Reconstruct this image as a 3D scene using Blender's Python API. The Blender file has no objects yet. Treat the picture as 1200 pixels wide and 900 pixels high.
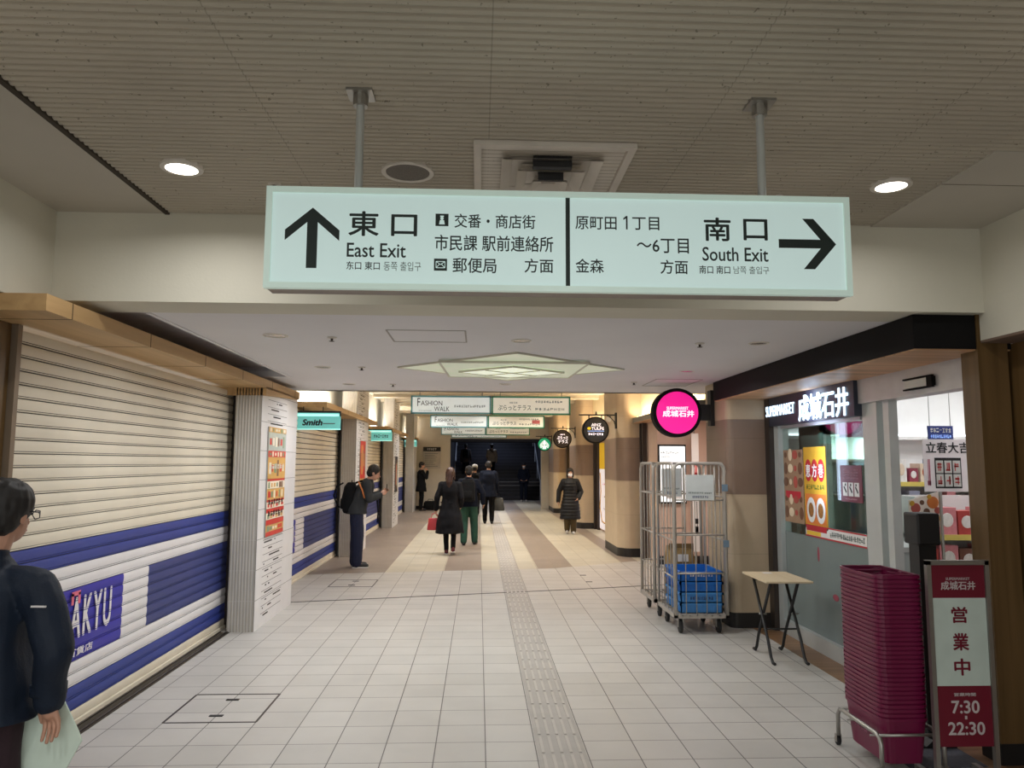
import bpy, bmesh, math, random
from mathutils import Vector, Matrix, noise
random.seed(7)
PI = math.pi
SC = bpy.context.scene
C = SC.collection

# ------------------------------------------------------------------ camera, world, exposure
cam_d = bpy.data.cameras.new('camera'); cam = bpy.data.objects.new('camera', cam_d); C.objects.link(cam)
cam_d.sensor_fit = 'HORIZONTAL'; cam_d.sensor_width = 36.0; cam_d.lens = 36.0 * 885 / 1200
cam_d.clip_start = 0.05; cam_d.clip_end = 200
YAW, PITCH, ROLL = 0.04335, 0.10377, math.radians(0.25)
f_ = Vector((math.sin(YAW) * math.cos(PITCH), math.cos(YAW) * math.cos(PITCH), math.sin(PITCH)))
r_ = Vector((math.cos(YAW), -math.sin(YAW), 0)); u_ = r_.cross(f_)
r2 = r_ * math.cos(ROLL) + u_ * math.sin(ROLL); u2 = -r_ * math.sin(ROLL) + u_ * math.cos(ROLL)
m_ = Matrix((r2, u2, -f_)).transposed().to_4x4(); m_.translation = (0, 0, 1.70)
cam.matrix_world = m_
SC.camera = cam
w = bpy.data.worlds.new('world'); SC.world = w; w.use_nodes = True
w.node_tree.nodes['Background'].inputs[0].default_value = (0.98, 1.0, 0.98, 1)
w.node_tree.nodes['Background'].inputs[1].default_value = 1.35
SC.view_settings.view_transform = 'Standard'; SC.view_settings.look = 'None'
SC.view_settings.gamma = 1.0; SC.view_settings.use_curve_mapping = False
SC.view_settings.exposure = 0.0

def area(loc, size, power, col=(1, 1, 1), rot=(0, 0, 0), size_y=None, shape=None, spread=None):
    l = bpy.data.lights.new('lamp', 'AREA'); l.energy = power; l.color = col; l.size = size
    l.shape = shape or ('RECTANGLE' if size_y else 'DISK')
    if size_y: l.size_y = size_y
    if spread: l.spread = spread
    o = bpy.data.objects.new('lamp', l); C.objects.link(o); o.location = loc; o.rotation_euler = rot
    return o
WARM, NEUT, COOL = (1.0, 0.90, 0.74), (1.0, 0.99, 0.98), (0.86, 0.92, 1.0)
# concourse ceiling downlights (two in view, the next row just behind)
for x, y, p in ((-1.451, 3.60, 10), (2.089, 3.64, 5), (-1.45, 0.8, 13), (0.5, 0.8, 14), (0.0, -1.2, 10)):
    area((x, y, 3.1035), 0.14, p, NEUT, shape='DISK', spread=math.radians(165))
# low ceiling downlights
for x, y, p in ((-1.462, 5.416, 17), (0.308, 5.52, 9), (2.089, 5.514, 4), (-1.496, 7.218, 17), (2.033, 7.276, 8), (-1.512, 8.795, 14), (0.30, 8.64, 10)):
    area((x, y, 2.594), 0.08, p, (0.96, 0.975, 1.0), shape='DISK', spread=math.radians(160))
area((0.31, 7.13, 2.54), 1.0, 16, (0.97, 1.0, 0.88), shape='SQUARE')
# coves above the shop canopies and far corridor ceiling lights
for x in (-1.1, 0.2, 1.5): area((x, 10.6, 3.30), 0.2, 15, (0.90, 0.92, 1.0), shape='DISK')
for y in (14.2, 17.3, 21.0, 25.0):
    for x in (-1.1, 0.2, 1.5):
        area((x, y, 3.29), 0.14, 24, (1.0, 0.90, 0.74) if x > 1 else NEUT, shape='DISK', spread=math.radians(125))
# unseen fill lights added to lift the dark passage and stairwell
area((0.8, 30.5, 2.56), 0.3, 55, (0.92, 0.93, 1.0), shape='DISK')
area((0.8, 37.0, 3.75), 0.4, 34, (0.62, 0.74, 1.0), shape='DISK')

# ------------------------------------------------------------------ materials
def lin(c):
    return tuple((v / 255 / 12.92 if v / 255 <= 0.04045 else ((v / 255 + 0.055) / 1.055) ** 2.4) for v in c)
MATS = {}
def mat(name, rgb, rough=0.5, metal=0.0, emit=0.0, var=0.07, scale=6.0, bump=0.0, bscale=None, ecol=None, stretch=None, spec=0.5):
    if name in MATS: return MATS[name]
    m = bpy.data.materials.new(name); m.use_nodes = True; MATS[name] = m
    nt = m.node_tree; N = nt.nodes; L = nt.links
    b = N['Principled BSDF']; c = lin(rgb)
    b.inputs['Roughness'].default_value = rough; b.inputs['Metallic'].default_value = metal
    b.inputs['Specular IOR Level'].default_value = spec
    tc = N.new('ShaderNodeTexCoord'); src = tc.outputs['Object']
    if stretch:
        mp = N.new('ShaderNodeMapping'); mp.inputs['Scale'].default_value = stretch
        L.new(src, mp.inputs['Vector']); src = mp.outputs['Vector']
    nz = N.new('ShaderNodeTexNoise'); nz.inputs['Scale'].default_value = scale; nz.inputs['Detail'].default_value = 4
    L.new(src, nz.inputs['Vector'])
    mr = N.new('ShaderNodeMapRange'); mr.inputs['From Min'].default_value = 0.3; mr.inputs['From Max'].default_value = 0.7
    mr.inputs['To Min'].default_value = 1 - var; mr.inputs['To Max'].default_value = 1 + var
    L.new(nz.outputs['Fac'], mr.inputs['Value'])
    vm = N.new('ShaderNodeVectorMath'); vm.operation = 'SCALE'; vm.inputs[0].default_value = c
    L.new(mr.outputs['Result'], vm.inputs['Scale']); L.new(vm.outputs['Vector'], b.inputs['Base Color'])
    if emit:
        b.inputs['Emission Color'].default_value = (*lin(ecol or rgb), 1); b.inputs['Emission Strength'].default_value = emit
    if bump:
        n2 = N.new('ShaderNodeTexNoise'); n2.inputs['Scale'].default_value = bscale or scale * 6; n2.inputs['Detail'].default_value = 3
        L.new(src, n2.inputs['Vector'])
        bp = N.new('ShaderNodeBump'); bp.inputs['Strength'].default_value = bump; bp.inputs['Distance'].default_value = 0.01
        L.new(n2.outputs['Fac'], bp.inputs['Height']); L.new(bp.outputs['Normal'], b.inputs['Normal'])
    return m

def node_math(nt, op, a, b=None, c=None):
    n = nt.nodes.new('ShaderNodeMath'); n.operation = op
    for i, v in enumerate((a, b, c)):
        if v is None: continue
        if isinstance(v, (int, float)): n.inputs[i].default_value = v
        else: nt.links.new(v, n.inputs[i])
    return n.outputs[0]

def tile_mat(name, base, grout, far=False):
    m = bpy.data.materials.new(name); m.use_nodes = True; MATS[name] = m
    nt = m.node_tree; N = nt.nodes; L = nt.links; b = N['Principled BSDF']
    b.inputs['Roughness'].default_value = 0.42
    geo = N.new('ShaderNodeNewGeometry'); sp = N.new('ShaderNodeSeparateXYZ'); L.new(geo.outputs['Position'], sp.inputs[0])
    X, Y = sp.outputs['X'], sp.outputs['Y']
    u = node_math(nt, 'DIVIDE', node_math(nt, 'SUBTRACT', X, 0.055 - 30), 0.30)
    v = node_math(nt, 'DIVIDE', node_math(nt, 'SUBTRACT', Y, 4.62 - 30), 0.302)
    fu, fv = node_math(nt, 'FRACT', u), node_math(nt, 'FRACT', v)
    du = node_math(nt, 'MINIMUM', fu, node_math(nt, 'SUBTRACT', 1.0, fu))
    dv = node_math(nt, 'MINIMUM', fv, node_math(nt, 'SUBTRACT', 1.0, fv))
    line_x = node_math(nt, 'LESS_THAN', du, 0.011 if not far else 0.008)
    line_y = node_math(nt, 'LESS_THAN', dv, 0.011 if not far else 0.006)
    line = node_math(nt, 'MAXIMUM', line_x, node_math(nt, 'MULTIPLY', line_y, 0.9))
    cell = N.new('ShaderNodeCombineXYZ'); L.new(node_math(nt, 'FLOOR', u), cell.inputs[0]); L.new(node_math(nt, 'FLOOR', v), cell.inputs[1])
    wn = N.new('ShaderNodeTexWhiteNoise'); wn.noise_dimensions = '3D'; L.new(cell.outputs[0], wn.inputs['Vector'])
    nz = N.new('ShaderNodeTexNoise'); nz.inputs['Scale'].default_value = 3.0; nz.inputs['Detail'].default_value = 6
    L.new(geo.outputs['Position'], nz.inputs['Vector'])
    k = node_math(nt, 'ADD', node_math(nt, 'MULTIPLY', wn.outputs['Value'], 0.09), node_math(nt, 'MULTIPLY', nz.outputs['Fac'], 0.22))
    k = node_math(nt, 'ADD', k, 0.85)
    if far:
        ramp = N.new('ShaderNodeValToRGB'); ramp.color_ramp.interpolation = 'CONSTANT'
        x0, x1 = -4.0, 4.0
        cream, brown = (*lin(base), 1), (*lin((140, 126, 114)), 1)
        stops = ((-4, brown), (-1.445, cream), (-0.545, brown), (0.055, cream), (0.355, brown), (0.655, cream), (0.955, brown), (1.555, cream), (2.455, brown), (2.755, cream))
        el = ramp.color_ramp.elements
        while len(el) < len(stops): el.new(0.5)
        for e, (px, col) in zip(el, stops): e.position = (px - x0) / (x1 - x0); e.color = col
        L.new(node_math(nt, 'DIVIDE', node_math(nt, 'SUBTRACT', X, x0), x1 - x0), ramp.inputs['Fac'])
        basec = ramp.outputs['Color']
    vm = N.new('ShaderNodeVectorMath'); vm.operation = 'SCALE'
    if far: L.new(basec, vm.inputs[0])
    else: vm.inputs[0].default_value = lin(base)
    L.new(k, vm.inputs['Scale'])
    mx = N.new('ShaderNodeMix'); mx.data_type = 'RGBA'
    L.new(line, mx.inputs['Factor']); L.new(vm.outputs['Vector'], mx.inputs['A']); mx.inputs['B'].default_value = (*lin(grout), 1)
    L.new(mx.outputs['Result'], b.inputs['Base Color'])
    bp = N.new('ShaderNodeBump'); bp.inputs['Strength'].default_value = 0.25; bp.inputs['Distance'].default_value = 0.003; bp.invert = True
    L.new(line, bp.inputs['Height']); L.new(bp.outputs['Normal'], b.inputs['Normal'])
    return m

def stone_mat():
    m = bpy.data.materials.new('pillar_stone'); m.use_nodes = True
    nt = m.node_tree; N = nt.nodes; L = nt.links; b = N['Principled BSDF']; b.inputs['Roughness'].default_value = 0.45
    geo = N.new('ShaderNodeNewGeometry'); sp = N.new('ShaderNodeSeparateXYZ'); L.new(geo.outputs['Position'], sp.inputs[0])
    ramp = N.new('ShaderNodeValToRGB'); ramp.color_ramp.interpolation = 'CONSTANT'
    st = ((0, (34, 30, 28)), (0.15, (196, 176, 148)), (1.36, (134, 112, 96)), (2.17, (190, 168, 140)))
    el = ramp.color_ramp.elements
    while len(el) < len(st): el.new(0.5)
    for e, (z, c) in zip(el, st): e.position = z / 4; e.color = (*lin(c), 1)
    L.new(node_math(nt, 'DIVIDE', sp.outputs['Z'], 4.0), ramp.inputs['Fac'])
    nz = N.new('ShaderNodeTexNoise'); nz.inputs['Scale'].default_value = 5; nz.inputs['Detail'].default_value = 6
    L.new(geo.outputs['Position'], nz.inputs['Vector'])
    k = node_math(nt, 'ADD', node_math(nt, 'MULTIPLY', nz.outputs['Fac'], 0.25), 0.87)
    # joints between the stone courses
    fz = node_math(nt, 'FRACT', node_math(nt, 'DIVIDE', node_math(nt, 'ADD', sp.outputs['Z'], 0.455), 0.605))
    ln = node_math(nt, 'LESS_THAN', fz, 0.008)
    k = node_math(nt, 'SUBTRACT', k, node_math(nt, 'MULTIPLY', ln, 0.25))
    vm = N.new('ShaderNodeVectorMath'); vm.operation = 'SCALE'; L.new(ramp.outputs['Color'], vm.inputs[0]); L.new(k, vm.inputs['Scale'])
    L.new(vm.outputs['Vector'], b.inputs['Base Color'])
    return m

def wood_mat(name, a, bcol, axis='Y', scale=1.0, plank=None, rough=0.45):
    m = bpy.data.materials.new(name); m.use_nodes = True
    nt = m.node_tree; N = nt.nodes; L = nt.links; b = N['Principled BSDF']; b.inputs['Roughness'].default_value = rough
    geo = N.new('ShaderNodeNewGeometry'); mp = N.new('ShaderNodeMapping'); L.new(geo.outputs['Position'], mp.inputs['Vector'])
    sc = {'X': (0.6, 14, 14), 'Y': (14, 0.6, 14), 'Z': (14, 14, 0.6)}[axis]
    mp.inputs['Scale'].default_value = tuple(v * scale for v in sc)
    nz = N.new('ShaderNodeTexNoise'); nz.inputs['Scale'].default_value = 1.6; nz.inputs['Detail'].default_value = 8; nz.inputs['Distortion'].default_value = 0.6
    L.new(mp.outputs['Vector'], nz.inputs['Vector'])
    mx = N.new('ShaderNodeMix'); mx.data_type = 'RGBA'; mx.inputs['A'].default_value = (*lin(a), 1); mx.inputs['B'].default_value = (*lin(bcol), 1)
    mr = N.new('ShaderNodeMapRange'); mr.inputs['From Min'].default_value = 0.35; mr.inputs['From Max'].default_value = 0.65
    L.new(nz.outputs['Fac'], mr.inputs['Value']); L.new(mr.outputs['Result'], mx.inputs['Factor'])
    out = mx.outputs['Result']
    if plank:
        sp = N.new('ShaderNodeSeparateXYZ'); L.new(geo.outputs['Position'], sp.inputs[0])
        q = node_math(nt, 'DIVIDE', node_math(nt, 'ADD', sp.outputs['XYZ'.index(plank[0])], 50.0), plank[1])
        wn = N.new('ShaderNodeTexWhiteNoise'); wn.noise_dimensions = '1D'; L.new(node_math(nt, 'FLOOR', q), wn.inputs['W'])
        k = node_math(nt, 'ADD', node_math(nt, 'MULTIPLY', wn.outputs['Value'], 0.35), 0.8)
        k = node_math(nt, 'SUBTRACT', k, node_math(nt, 'MULTIPLY', node_math(nt, 'LESS_THAN', node_math(nt, 'FRACT', q), 0.03), 0.4))
        vm = N.new('ShaderNodeVectorMath'); vm.operation = 'SCALE'; L.new(out, vm.inputs[0]); L.new(k, vm.inputs['Scale']); out = vm.outputs['Vector']
    L.new(out, b.inputs['Base Color'])
    return m

def glass_mat(name, tint=(235, 245, 242), refl=0.10, opaque=None, oamt=0.0):
    m = bpy.data.materials.new(name); m.use_nodes = True
    nt = m.node_tree; N = nt.nodes; L = nt.links
    for n in list(N):
        if n.type == 'BSDF_PRINCIPLED': N.remove(n)
    tr = N.new('ShaderNodeBsdfTransparent'); tr.inputs[0].default_value = (*lin(tint), 1)
    gl = N.new('ShaderNodeBsdfGlossy'); gl.inputs['Roughness'].default_value = 0.03
    mx = N.new('ShaderNodeMixShader'); mx.inputs[0].default_value = refl
    L.new(tr.outputs[0], mx.inputs[1]); L.new(gl.outputs[0], mx.inputs[2]); last = mx
    if opaque:
        df = N.new('ShaderNodeBsdfDiffuse'); df.inputs[0].default_value = (*lin(opaque), 1)
        m2 = N.new('ShaderNodeMixShader'); m2.inputs[0].default_value = oamt
        nz = N.new('ShaderNodeTexNoise'); nz.inputs['Scale'].default_value = 3
        tcx = N.new('ShaderNodeTexCoord'); L.new(tcx.outputs['Object'], nz.inputs['Vector'])
        L.new(node_math(nt, 'ADD', node_math(nt, 'MULTIPLY', nz.outputs['Fac'], 0.1), oamt - 0.05), m2.inputs[0])
        L.new(last.outputs[0], m2.inputs[1]); L.new(df.outputs[0], m2.inputs[2]); last = m2
    L.new(last.outputs[0], N['Material Output'].inputs['Surface'])
    return m

def ceil_mat():
    m = mat('ribbed_board', (186, 178, 162), 0.85, var=0.10, scale=1.2)
    nt = m.node_tree; N = nt.nodes; L = nt.links
    # sparse dark specks on the old boards
    geo = N.new('ShaderNodeNewGeometry'); nz = N.new('ShaderNodeTexNoise'); nz.inputs['Scale'].default_value = 55; nz.inputs['Detail'].default_value = 3
    L.new(geo.outputs['Position'], nz.inputs['Vector'])
    sp = node_math(nt, 'GREATER_THAN', nz.outputs['Fac'], 0.69)
    sep = N.new('ShaderNodeSeparateXYZ'); L.new(geo.outputs['Position'], sep.inputs[0])
    fx = node_math(nt, 'FRACT', node_math(nt, 'DIVIDE', node_math(nt, 'ADD', sep.outputs['X'], 50.0 + 0.93), 0.91))
    seam = node_math(nt, 'MULTIPLY', node_math(nt, 'LESS_THAN', fx, 0.005), 0.32)
    fac = node_math(nt, 'MAXIMUM', node_math(nt, 'MULTIPLY', sp, 0.55), seam)
    b = N['Principled BSDF']; old = b.inputs['Base Color'].links[0].from_socket
    mx = N.new('ShaderNodeMix'); mx.data_type = 'RGBA'; L.new(fac, mx.inputs['Factor']); L.new(old, mx.inputs['A'])
    mx.inputs['B'].default_value = (*lin((84, 76, 64)), 1); L.new(mx.outputs['Result'], b.inputs['Base Color'])
    return m

# ------------------------------------------------------------------ mesh helpers
class MB:
    def __init__(s): s.bm = bmesh.new(); s.mi = 0
    def _done(s):
        for f in s.bm.faces:
            if f.index == -1: f.material_index = s.mi
        s.bm.faces.index_update(); return s
    def box(s, x0, x1, y0, y1, z0, z1):
        v = [s.bm.verts.new(p) for p in ((x0, y0, z0), (x1, y0, z0), (x1, y1, z0), (x0, y1, z0), (x0, y0, z1), (x1, y0, z1), (x1, y1, z1), (x0, y1, z1))]
        for q in ((0, 3, 2, 1), (4, 5, 6, 7), (0, 1, 5, 4), (1, 2, 6, 5), (2, 3, 7, 6), (3, 0, 4, 7)): s.bm.faces.new([v[i] for i in q])
        return s._done()
    def quad(s, *ps):
        s.bm.faces.new([s.bm.verts.new(p) for p in ps]); return s._done()
    def prism(s, pts, ax, a, b):   # polygon pts in the plane across axis ax, from a to b
        def P(p, t): return {'X': (t, p[0], p[1]), 'Y': (p[0], t, p[1]), 'Z': (p[0], p[1], t)}[ax]
        va = [s.bm.verts.new(P(p, a)) for p in pts]; vb = [s.bm.verts.new(P(p, b)) for p in pts]
        s.bm.faces.new(va[::-1]); s.bm.faces.new(vb); n = len(pts)
        for i in range(n): s.bm.faces.new((va[i], va[(i + 1) % n], vb[(i + 1) % n], vb[i]))
        return s._done()
    def bar(s, p0, p1, wd, hd, up=(0, 0, 1)):   # rectangular bar
        p0, p1, up = Vector(p0), Vector(p1), Vector(up); d = (p1 - p0).normalized(); x = d.cross(up)
        if x.length < 1e-4: x = d.cross(Vector((1, 0, 0)))
        x.normalize(); y = x.cross(d)
        v = [s.bm.verts.new(p + x * a * wd / 2 + y * b * hd / 2) for p in (p0, p1) for a, b in ((-1, -1), (1, -1), (1, 1), (-1, 1))]
        for q in ((0, 1, 2, 3), (7, 6, 5, 4), (0, 4, 5, 1), (1, 5, 6, 2), (2, 6, 7, 3), (3, 7, 4, 0)): s.bm.faces.new([v[i] for i in q])
        return s._done()
    def tube(s, path, r, n=8, closed=False, cap=True):
        path = [Vector(p) for p in path]; rings = []; m = len(path); prev = None
        for i, p in enumerate(path):
            a = path[i - 1] if (i > 0 or closed) else p; b = path[(i + 1) % m] if (i < m - 1 or closed) else p
            d = (b - a).normalized()
            if prev is None:
                x = d.cross(Vector((0, 0, 1)))
                if x.length < 1e-3: x = d.cross(Vector((1, 0, 0)))
            else:
                x = prev - d * prev.dot(d)
                if x.length < 1e-4: x = d.cross(Vector((0, 0, 1)))
            x.normalize(); prev = x; y = d.cross(x); rr = r[i] if isinstance(r, (list, tuple)) else r
            rings.append([s.bm.verts.new(p + (x * math.cos(2 * PI * k / n) + y * math.sin(2 * PI * k / n)) * rr) for k in range(n)])
        for i in range(m if closed else m - 1):
            A, B_ = rings[i], rings[(i + 1) % m]
            for k in range(n):
                f = s.bm.faces.new((A[k], A[(k + 1) % n], B_[(k + 1) % n], B_[k])); f.smooth = True
        if cap and not closed:
            s.bm.faces.new(rings[0][::-1]); s.bm.faces.new(rings[-1])
        return s._done()
    def lathe(s, prof, c=(0, 0, 0), ax='Z', n=24, cap=True):
        c = Vector(c); rings = []
        def P(r, h, t):
            a, b = r * math.cos(t), r * math.sin(t)
            return c + {'Z': Vector((a, b, h)), 'Y': Vector((a, h, -b)), 'X': Vector((h, a, b))}[ax]
        for r, h in prof: rings.append([s.bm.verts.new(P(max(r, 1e-4), h, 2 * PI * k / n)) for k in range(n)])
        for A, B_ in zip(rings, rings[1:]):
            for k in range(n):
                f = s.bm.faces.new((A[k], A[(k + 1) % n], B_[(k + 1) % n], B_[k])); f.smooth = len(prof) > 6
        if cap: s.bm.faces.new(rings[0][::-1]); s.bm.faces.new(rings[-1])
        return s._done()
    def ell(s, c, r, rot=None, n=14):
        c = Vector(c); mt = rot or Matrix.Identity(3); rings = []
        for i in range(1, n // 2 + 1):
            th = PI * i / (n // 2 + 1)
            rings.append([s.bm.verts.new(c + mt @ Vector((r[0] * math.sin(th) * math.cos(2 * PI * k / n), r[1] * math.sin(th) * math.sin(2 * PI * k / n), r[2] * math.cos(th)))) for k in range(n)])
        t = s.bm.verts.new(c + mt @ Vector((0, 0, r[2]))); b = s.bm.verts.new(c + mt @ Vector((0, 0, -r[2])))
        for k in range(n):
            s.bm.faces.new((t, rings[0][k], rings[0][(k + 1) % n])); s.bm.faces.new((b, rings[-1][(k + 1) % n], rings[-1][k]))
        for A, B_ in zip(rings, rings[1:]):
            for k in range(n): s.bm.faces.new((A[k], B_[k], B_[(k + 1) % n], A[(k + 1) % n]))
        for f in s.bm.faces:
            if f.index == -1: f.smooth = True
        return s._done()
    def cap(s, p0, r0, p1, r1, n=12):      # tapered capsule
        p0, p1 = Vector(p0), Vector(p1); d = (p1 - p0)
        if d.length < 1e-5: return s.ell(p0, (r0, r0, r0))
        d.normalize(); pts, rs = [], []
        for a in (90, 60, 30): pts.append(p0 - d * r0 * math.sin(math.radians(a))); rs.append(max(r0 * math.cos(math.radians(a)), r0 * 0.06))
        pts += [p0, p1]; rs += [r0, r1]
        for a in (30, 60, 90): pts.append(p1 + d * r1 * math.sin(math.radians(a))); rs.append(max(r1 * math.cos(math.radians(a)), r1 * 0.06))
        return s.tube(pts, rs, n)
    def loft(s, rings, n=20, sq=2.0):   # rings (x, y, z, rx, ry): closed solid; sq > 2 squarer
        R = []
        for x, y, z, rx, ry in rings:
            row = []
            for k in range(n):
                t = 2 * PI * k / n; cs, sn = math.cos(t), math.sin(t)
                row.append(s.bm.verts.new((x + rx * math.copysign(abs(cs) ** (2 / sq), cs), y + ry * math.copysign(abs(sn) ** (2 / sq), sn), z)))
            R.append(row)
        for A, B_ in zip(R, R[1:]):
            for k in range(n):
                f = s.bm.faces.new((A[k], A[(k + 1) % n], B_[(k + 1) % n], B_[k])); f.smooth = True
        s.bm.faces.new(R[0][::-1]); s.bm.faces.new(R[-1]); return s._done()
    def bevel(s, w, seg=2):
        bmesh.ops.bevel(s.bm, geom=list(s.bm.edges), offset=w, segments=seg, affect='EDGES', profile=0.5); return s
    def mesh(s, name, mats):
        bmesh.ops.recalc_face_normals(s.bm, faces=list(s.bm.faces))
        me = bpy.data.meshes.new(name); s.bm.to_mesh(me); s.bm.free()
        for m in (mats if isinstance(mats, (list, tuple)) else [mats]): me.materials.append(m)
        return me
    def build(s, name, mats, parent=None, world=False):
        return link(name, s.mesh(name, mats), parent, world)

def link(name, me, parent=None, world=False):
    o = bpy.data.objects.new(name, me)
    if parent is not None:
        if world: me.transform(PM(parent).inverted())
        o.parent = parent
    else:
        # origin at the base of the thing
        if len(me.vertices):
            xs = [v.co.x for v in me.vertices]; ys = [v.co.y for v in me.vertices]; zs = [v.co.z for v in me.vertices]
            c = Vector(((min(xs) + max(xs)) / 2, (min(ys) + max(ys)) / 2, min(zs)))
            me.transform(Matrix.Translation(-c)); o.location = c
    C.objects.link(o); return o
def PM(o):
    m = Matrix.Translation(o.location) @ o.rotation_euler.to_matrix().to_4x4()
    return (PM(o.parent) @ m) if o.parent else m
def tag(o, label, cat, group=None, kind=None):
    o['label'] = label; o['category'] = cat
    if group: o['group'] = group
    if kind: o['kind'] = kind
    return o
def thing(name, label, cat, loc=(0, 0, 0), rz=0, group=None):
    o = bpy.data.objects.new(name, None); C.objects.link(o); o.location = loc; o.rotation_euler = (0, 0, rz); o.empty_display_size = 0.05
    return tag(o, label, cat, group)
def struct(name, mb, m, label, parent=None, cat=None):
    o = mb.build(name, m, parent); o['kind'] = 'structure'; o['label'] = label; o['category'] = cat or name.split('_')[0]; return o
def copy_tree(o, parent=None):
    c = o.copy(); C.objects.link(c)
    if parent is not None: c.parent = parent
    for ch in [k for k in C.objects if k.parent == o]: copy_tree(ch, c)
    return c

AX = {'front': ((1, 0, 0), (0, 0, 1)),      # read looking along +Y
      'back': ((-1, 0, 0), (0, 0, 1)),
      'right': ((0, -1, 0), (0, 0, 1)),     # on a wall at the right side of the corridor
      'left': ((0, 1, 0), (0, 0, 1))}       # on a wall at the left side
def text_mesh(body, bold=0.0, extrude=0.0, spacing=1.0, shear=0.0):
    c = bpy.data.curves.new('lettering', 'FONT'); c.body = body; c.size = 1; c.offset = bold; c.space_character = spacing; c.shear = shear
    c.resolution_u = 3; c.extrude = extrude
    o = bpy.data.objects.new('lettering', c); me = bpy.data.meshes.new_from_object(o)
    bpy.data.objects.remove(o); bpy.data.curves.remove(c); return me
def text(body, face, x0, x1, z0, z1, d, m, parent=None, bold=0.0, name='lettering', spacing=1.0, shear=0.0, cut=None, thick=0.0015):
    """Lettering fitted to the box x0..x1 (along the face's reading direction: X, or Y on side walls) by z0..z1, at depth d."""
    me = text_mesh(body, 0.0, spacing=spacing, shear=shear)
    xs = [v.co.x for v in me.vertices]; ys = [v.co.y for v in me.vertices]
    a0, a1, b0, b1 = min(xs), max(xs), min(ys), max(ys)
    ax, ay = Vector(AX[face][0]), Vector(AX[face][1]); nrm = ax.cross(ay)
    start = {'front': x0, 'left': x0, 'right': -max(x0, x1), 'back': -max(x0, x1)}[face]
    span = abs(x1 - x0)
    bb = bold * 0.8 * (z1 - z0); iw, ih = max(span - 2 * bb, span * .5), max((z1 - z0) - 2 * bb, (z1 - z0) * .5)
    bm = bmesh.new()
    for k, (ox, oy) in enumerate([(0, 0)] if bb == 0 else [(0, 0), (bb, 0), (-bb, 0), (0, bb), (0, -bb)]):
        nv = len(bm.verts); bm.from_mesh(me); bm.verts.ensure_lookup_table()
        for v in list(bm.verts)[nv:]:
            h = start + bb + (v.co.x - a0) / (a1 - a0) * iw + ox; z = z0 + bb + (v.co.y - b0) / (b1 - b0) * ih + oy
            v.co = ax * h + ay * z + nrm * (0.00004 * k) + {'front': Vector((0, d, 0)), 'back': Vector((0, d, 0)), 'right': Vector((d, 0, 0)), 'left': Vector((d, 0, 0))}[face]
    if cut:
        for zz in cut: 
            bmesh.ops.bisect_plane(bm, geom=list(bm.verts) + list(bm.edges) + list(bm.faces), plane_co=(0, 0, zz[0]), plane_no=(0, 0, 1))
            bmesh.ops.bisect_plane(bm, geom=list(bm.verts) + list(bm.edges) + list(bm.faces), plane_co=(0, 0, zz[1]), plane_no=(0, 0, 1))
        bad = [f for f in bm.faces if any(a < f.calc_center_median().z < b for a, b in cut)]
        bmesh.ops.delete(bm, geom=bad, context='FACES')
    if thick:
        r = bmesh.ops.extrude_face_region(bm, geom=list(bm.faces))
        for v in r['geom']:
            if isinstance(v, bmesh.types.BMVert): v.co += nrm * thick
    bmesh.ops.recalc_face_normals(bm, faces=list(bm.faces))
    me2 = bpy.data.meshes.new(name); bm.to_mesh(me2); bm.free(); bpy.data.meshes.remove(me)
    me2.materials.append(m)
    return link(name, me2, parent, True)

def scribble(face, x0, x1, z0, z1, d, m, parent, n, seed=1, name='lettering'):
    """Writing too small to read: a row of n glyph-like strokes."""
    rs = random.Random(seed + n); mb = MB(); w = (x1 - x0) / n
    sg = {'front': -1, 'back': 1, 'left': 1, 'right': -1}[face]
    for k in range(n):
        a = x0 + k * w; h = z1 - z0
        for _ in range(4):
            if rs.random() < .5: q = (a + w * .08, a + w * .85, z0 + h * (f := rs.random() * .85), z0 + h * (f + .14))
            else: q = (a + w * (f := .08 + rs.random() * .6), a + w * (f + .14), z0 + h * .05, z0 + h * .95)
            d0, d1 = sorted((d, d + sg * .0012))
            if face in ('front', 'back'): mb.box(q[0], q[1], d0, d1, q[2], q[3])
            else: mb.box(d0, d1, q[0], q[1], q[2], q[3])
    return mb.build(name, m, parent, True)

# ------------------------------------------------------------------ shared materials
M_PLASTER = mat('plaster', (210, 206, 190), 0.8, var=0.04, scale=1.5, bump=0.1, bscale=60)
M_WHITECEIL = mat('white_ceiling_paint', (222, 220, 222), 0.75, var=0.03, scale=1)
M_BOARD = ceil_mat()
M_SMOOTH = mat('smooth_ceiling_paint', (186, 180, 168), 0.8, var=0.05, scale=1.5)
M_DARKGREY = mat('dark_recess_paint', (206, 202, 206), 0.8)
M_GROOVE = mat('groove_shade_paint', (62, 54, 44), 0.9)  # dark tone stands for the shade inside grooves
M_CANOPY = wood_mat('pale_ash_panel', (186, 150, 102), (202, 166, 116), 'Y', 0.6)
M_SEAM = mat('panel_seam', (86, 70, 48), 0.9)
M_DARKWOOD = wood_mat('olive_brown_oak', (92, 69, 36), (108, 82, 48), 'Z', 0.8)
M_SOFFIT = wood_mat('warm_soffit_plank', (196, 150, 110), (216, 172, 130), 'X', 1.0, plank=('Y', 0.12))
M_STOREFLOOR = wood_mat('oak_floor_plank', (118, 88, 62), (146, 112, 82), 'X', 1.0, plank=('Y', 0.15), rough=0.35)
M_STONE = stone_mat()
M_TILE = tile_mat('floor_tile', (184, 180, 174), (88, 84, 80))
M_TILE_FAR = tile_mat('far_floor_tile', (184, 176, 158), (132, 120, 104), far=True)
M_CREAM = mat('shutter_cream', (222, 212, 192), 0.65, var=0.05, scale=2.5)
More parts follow.
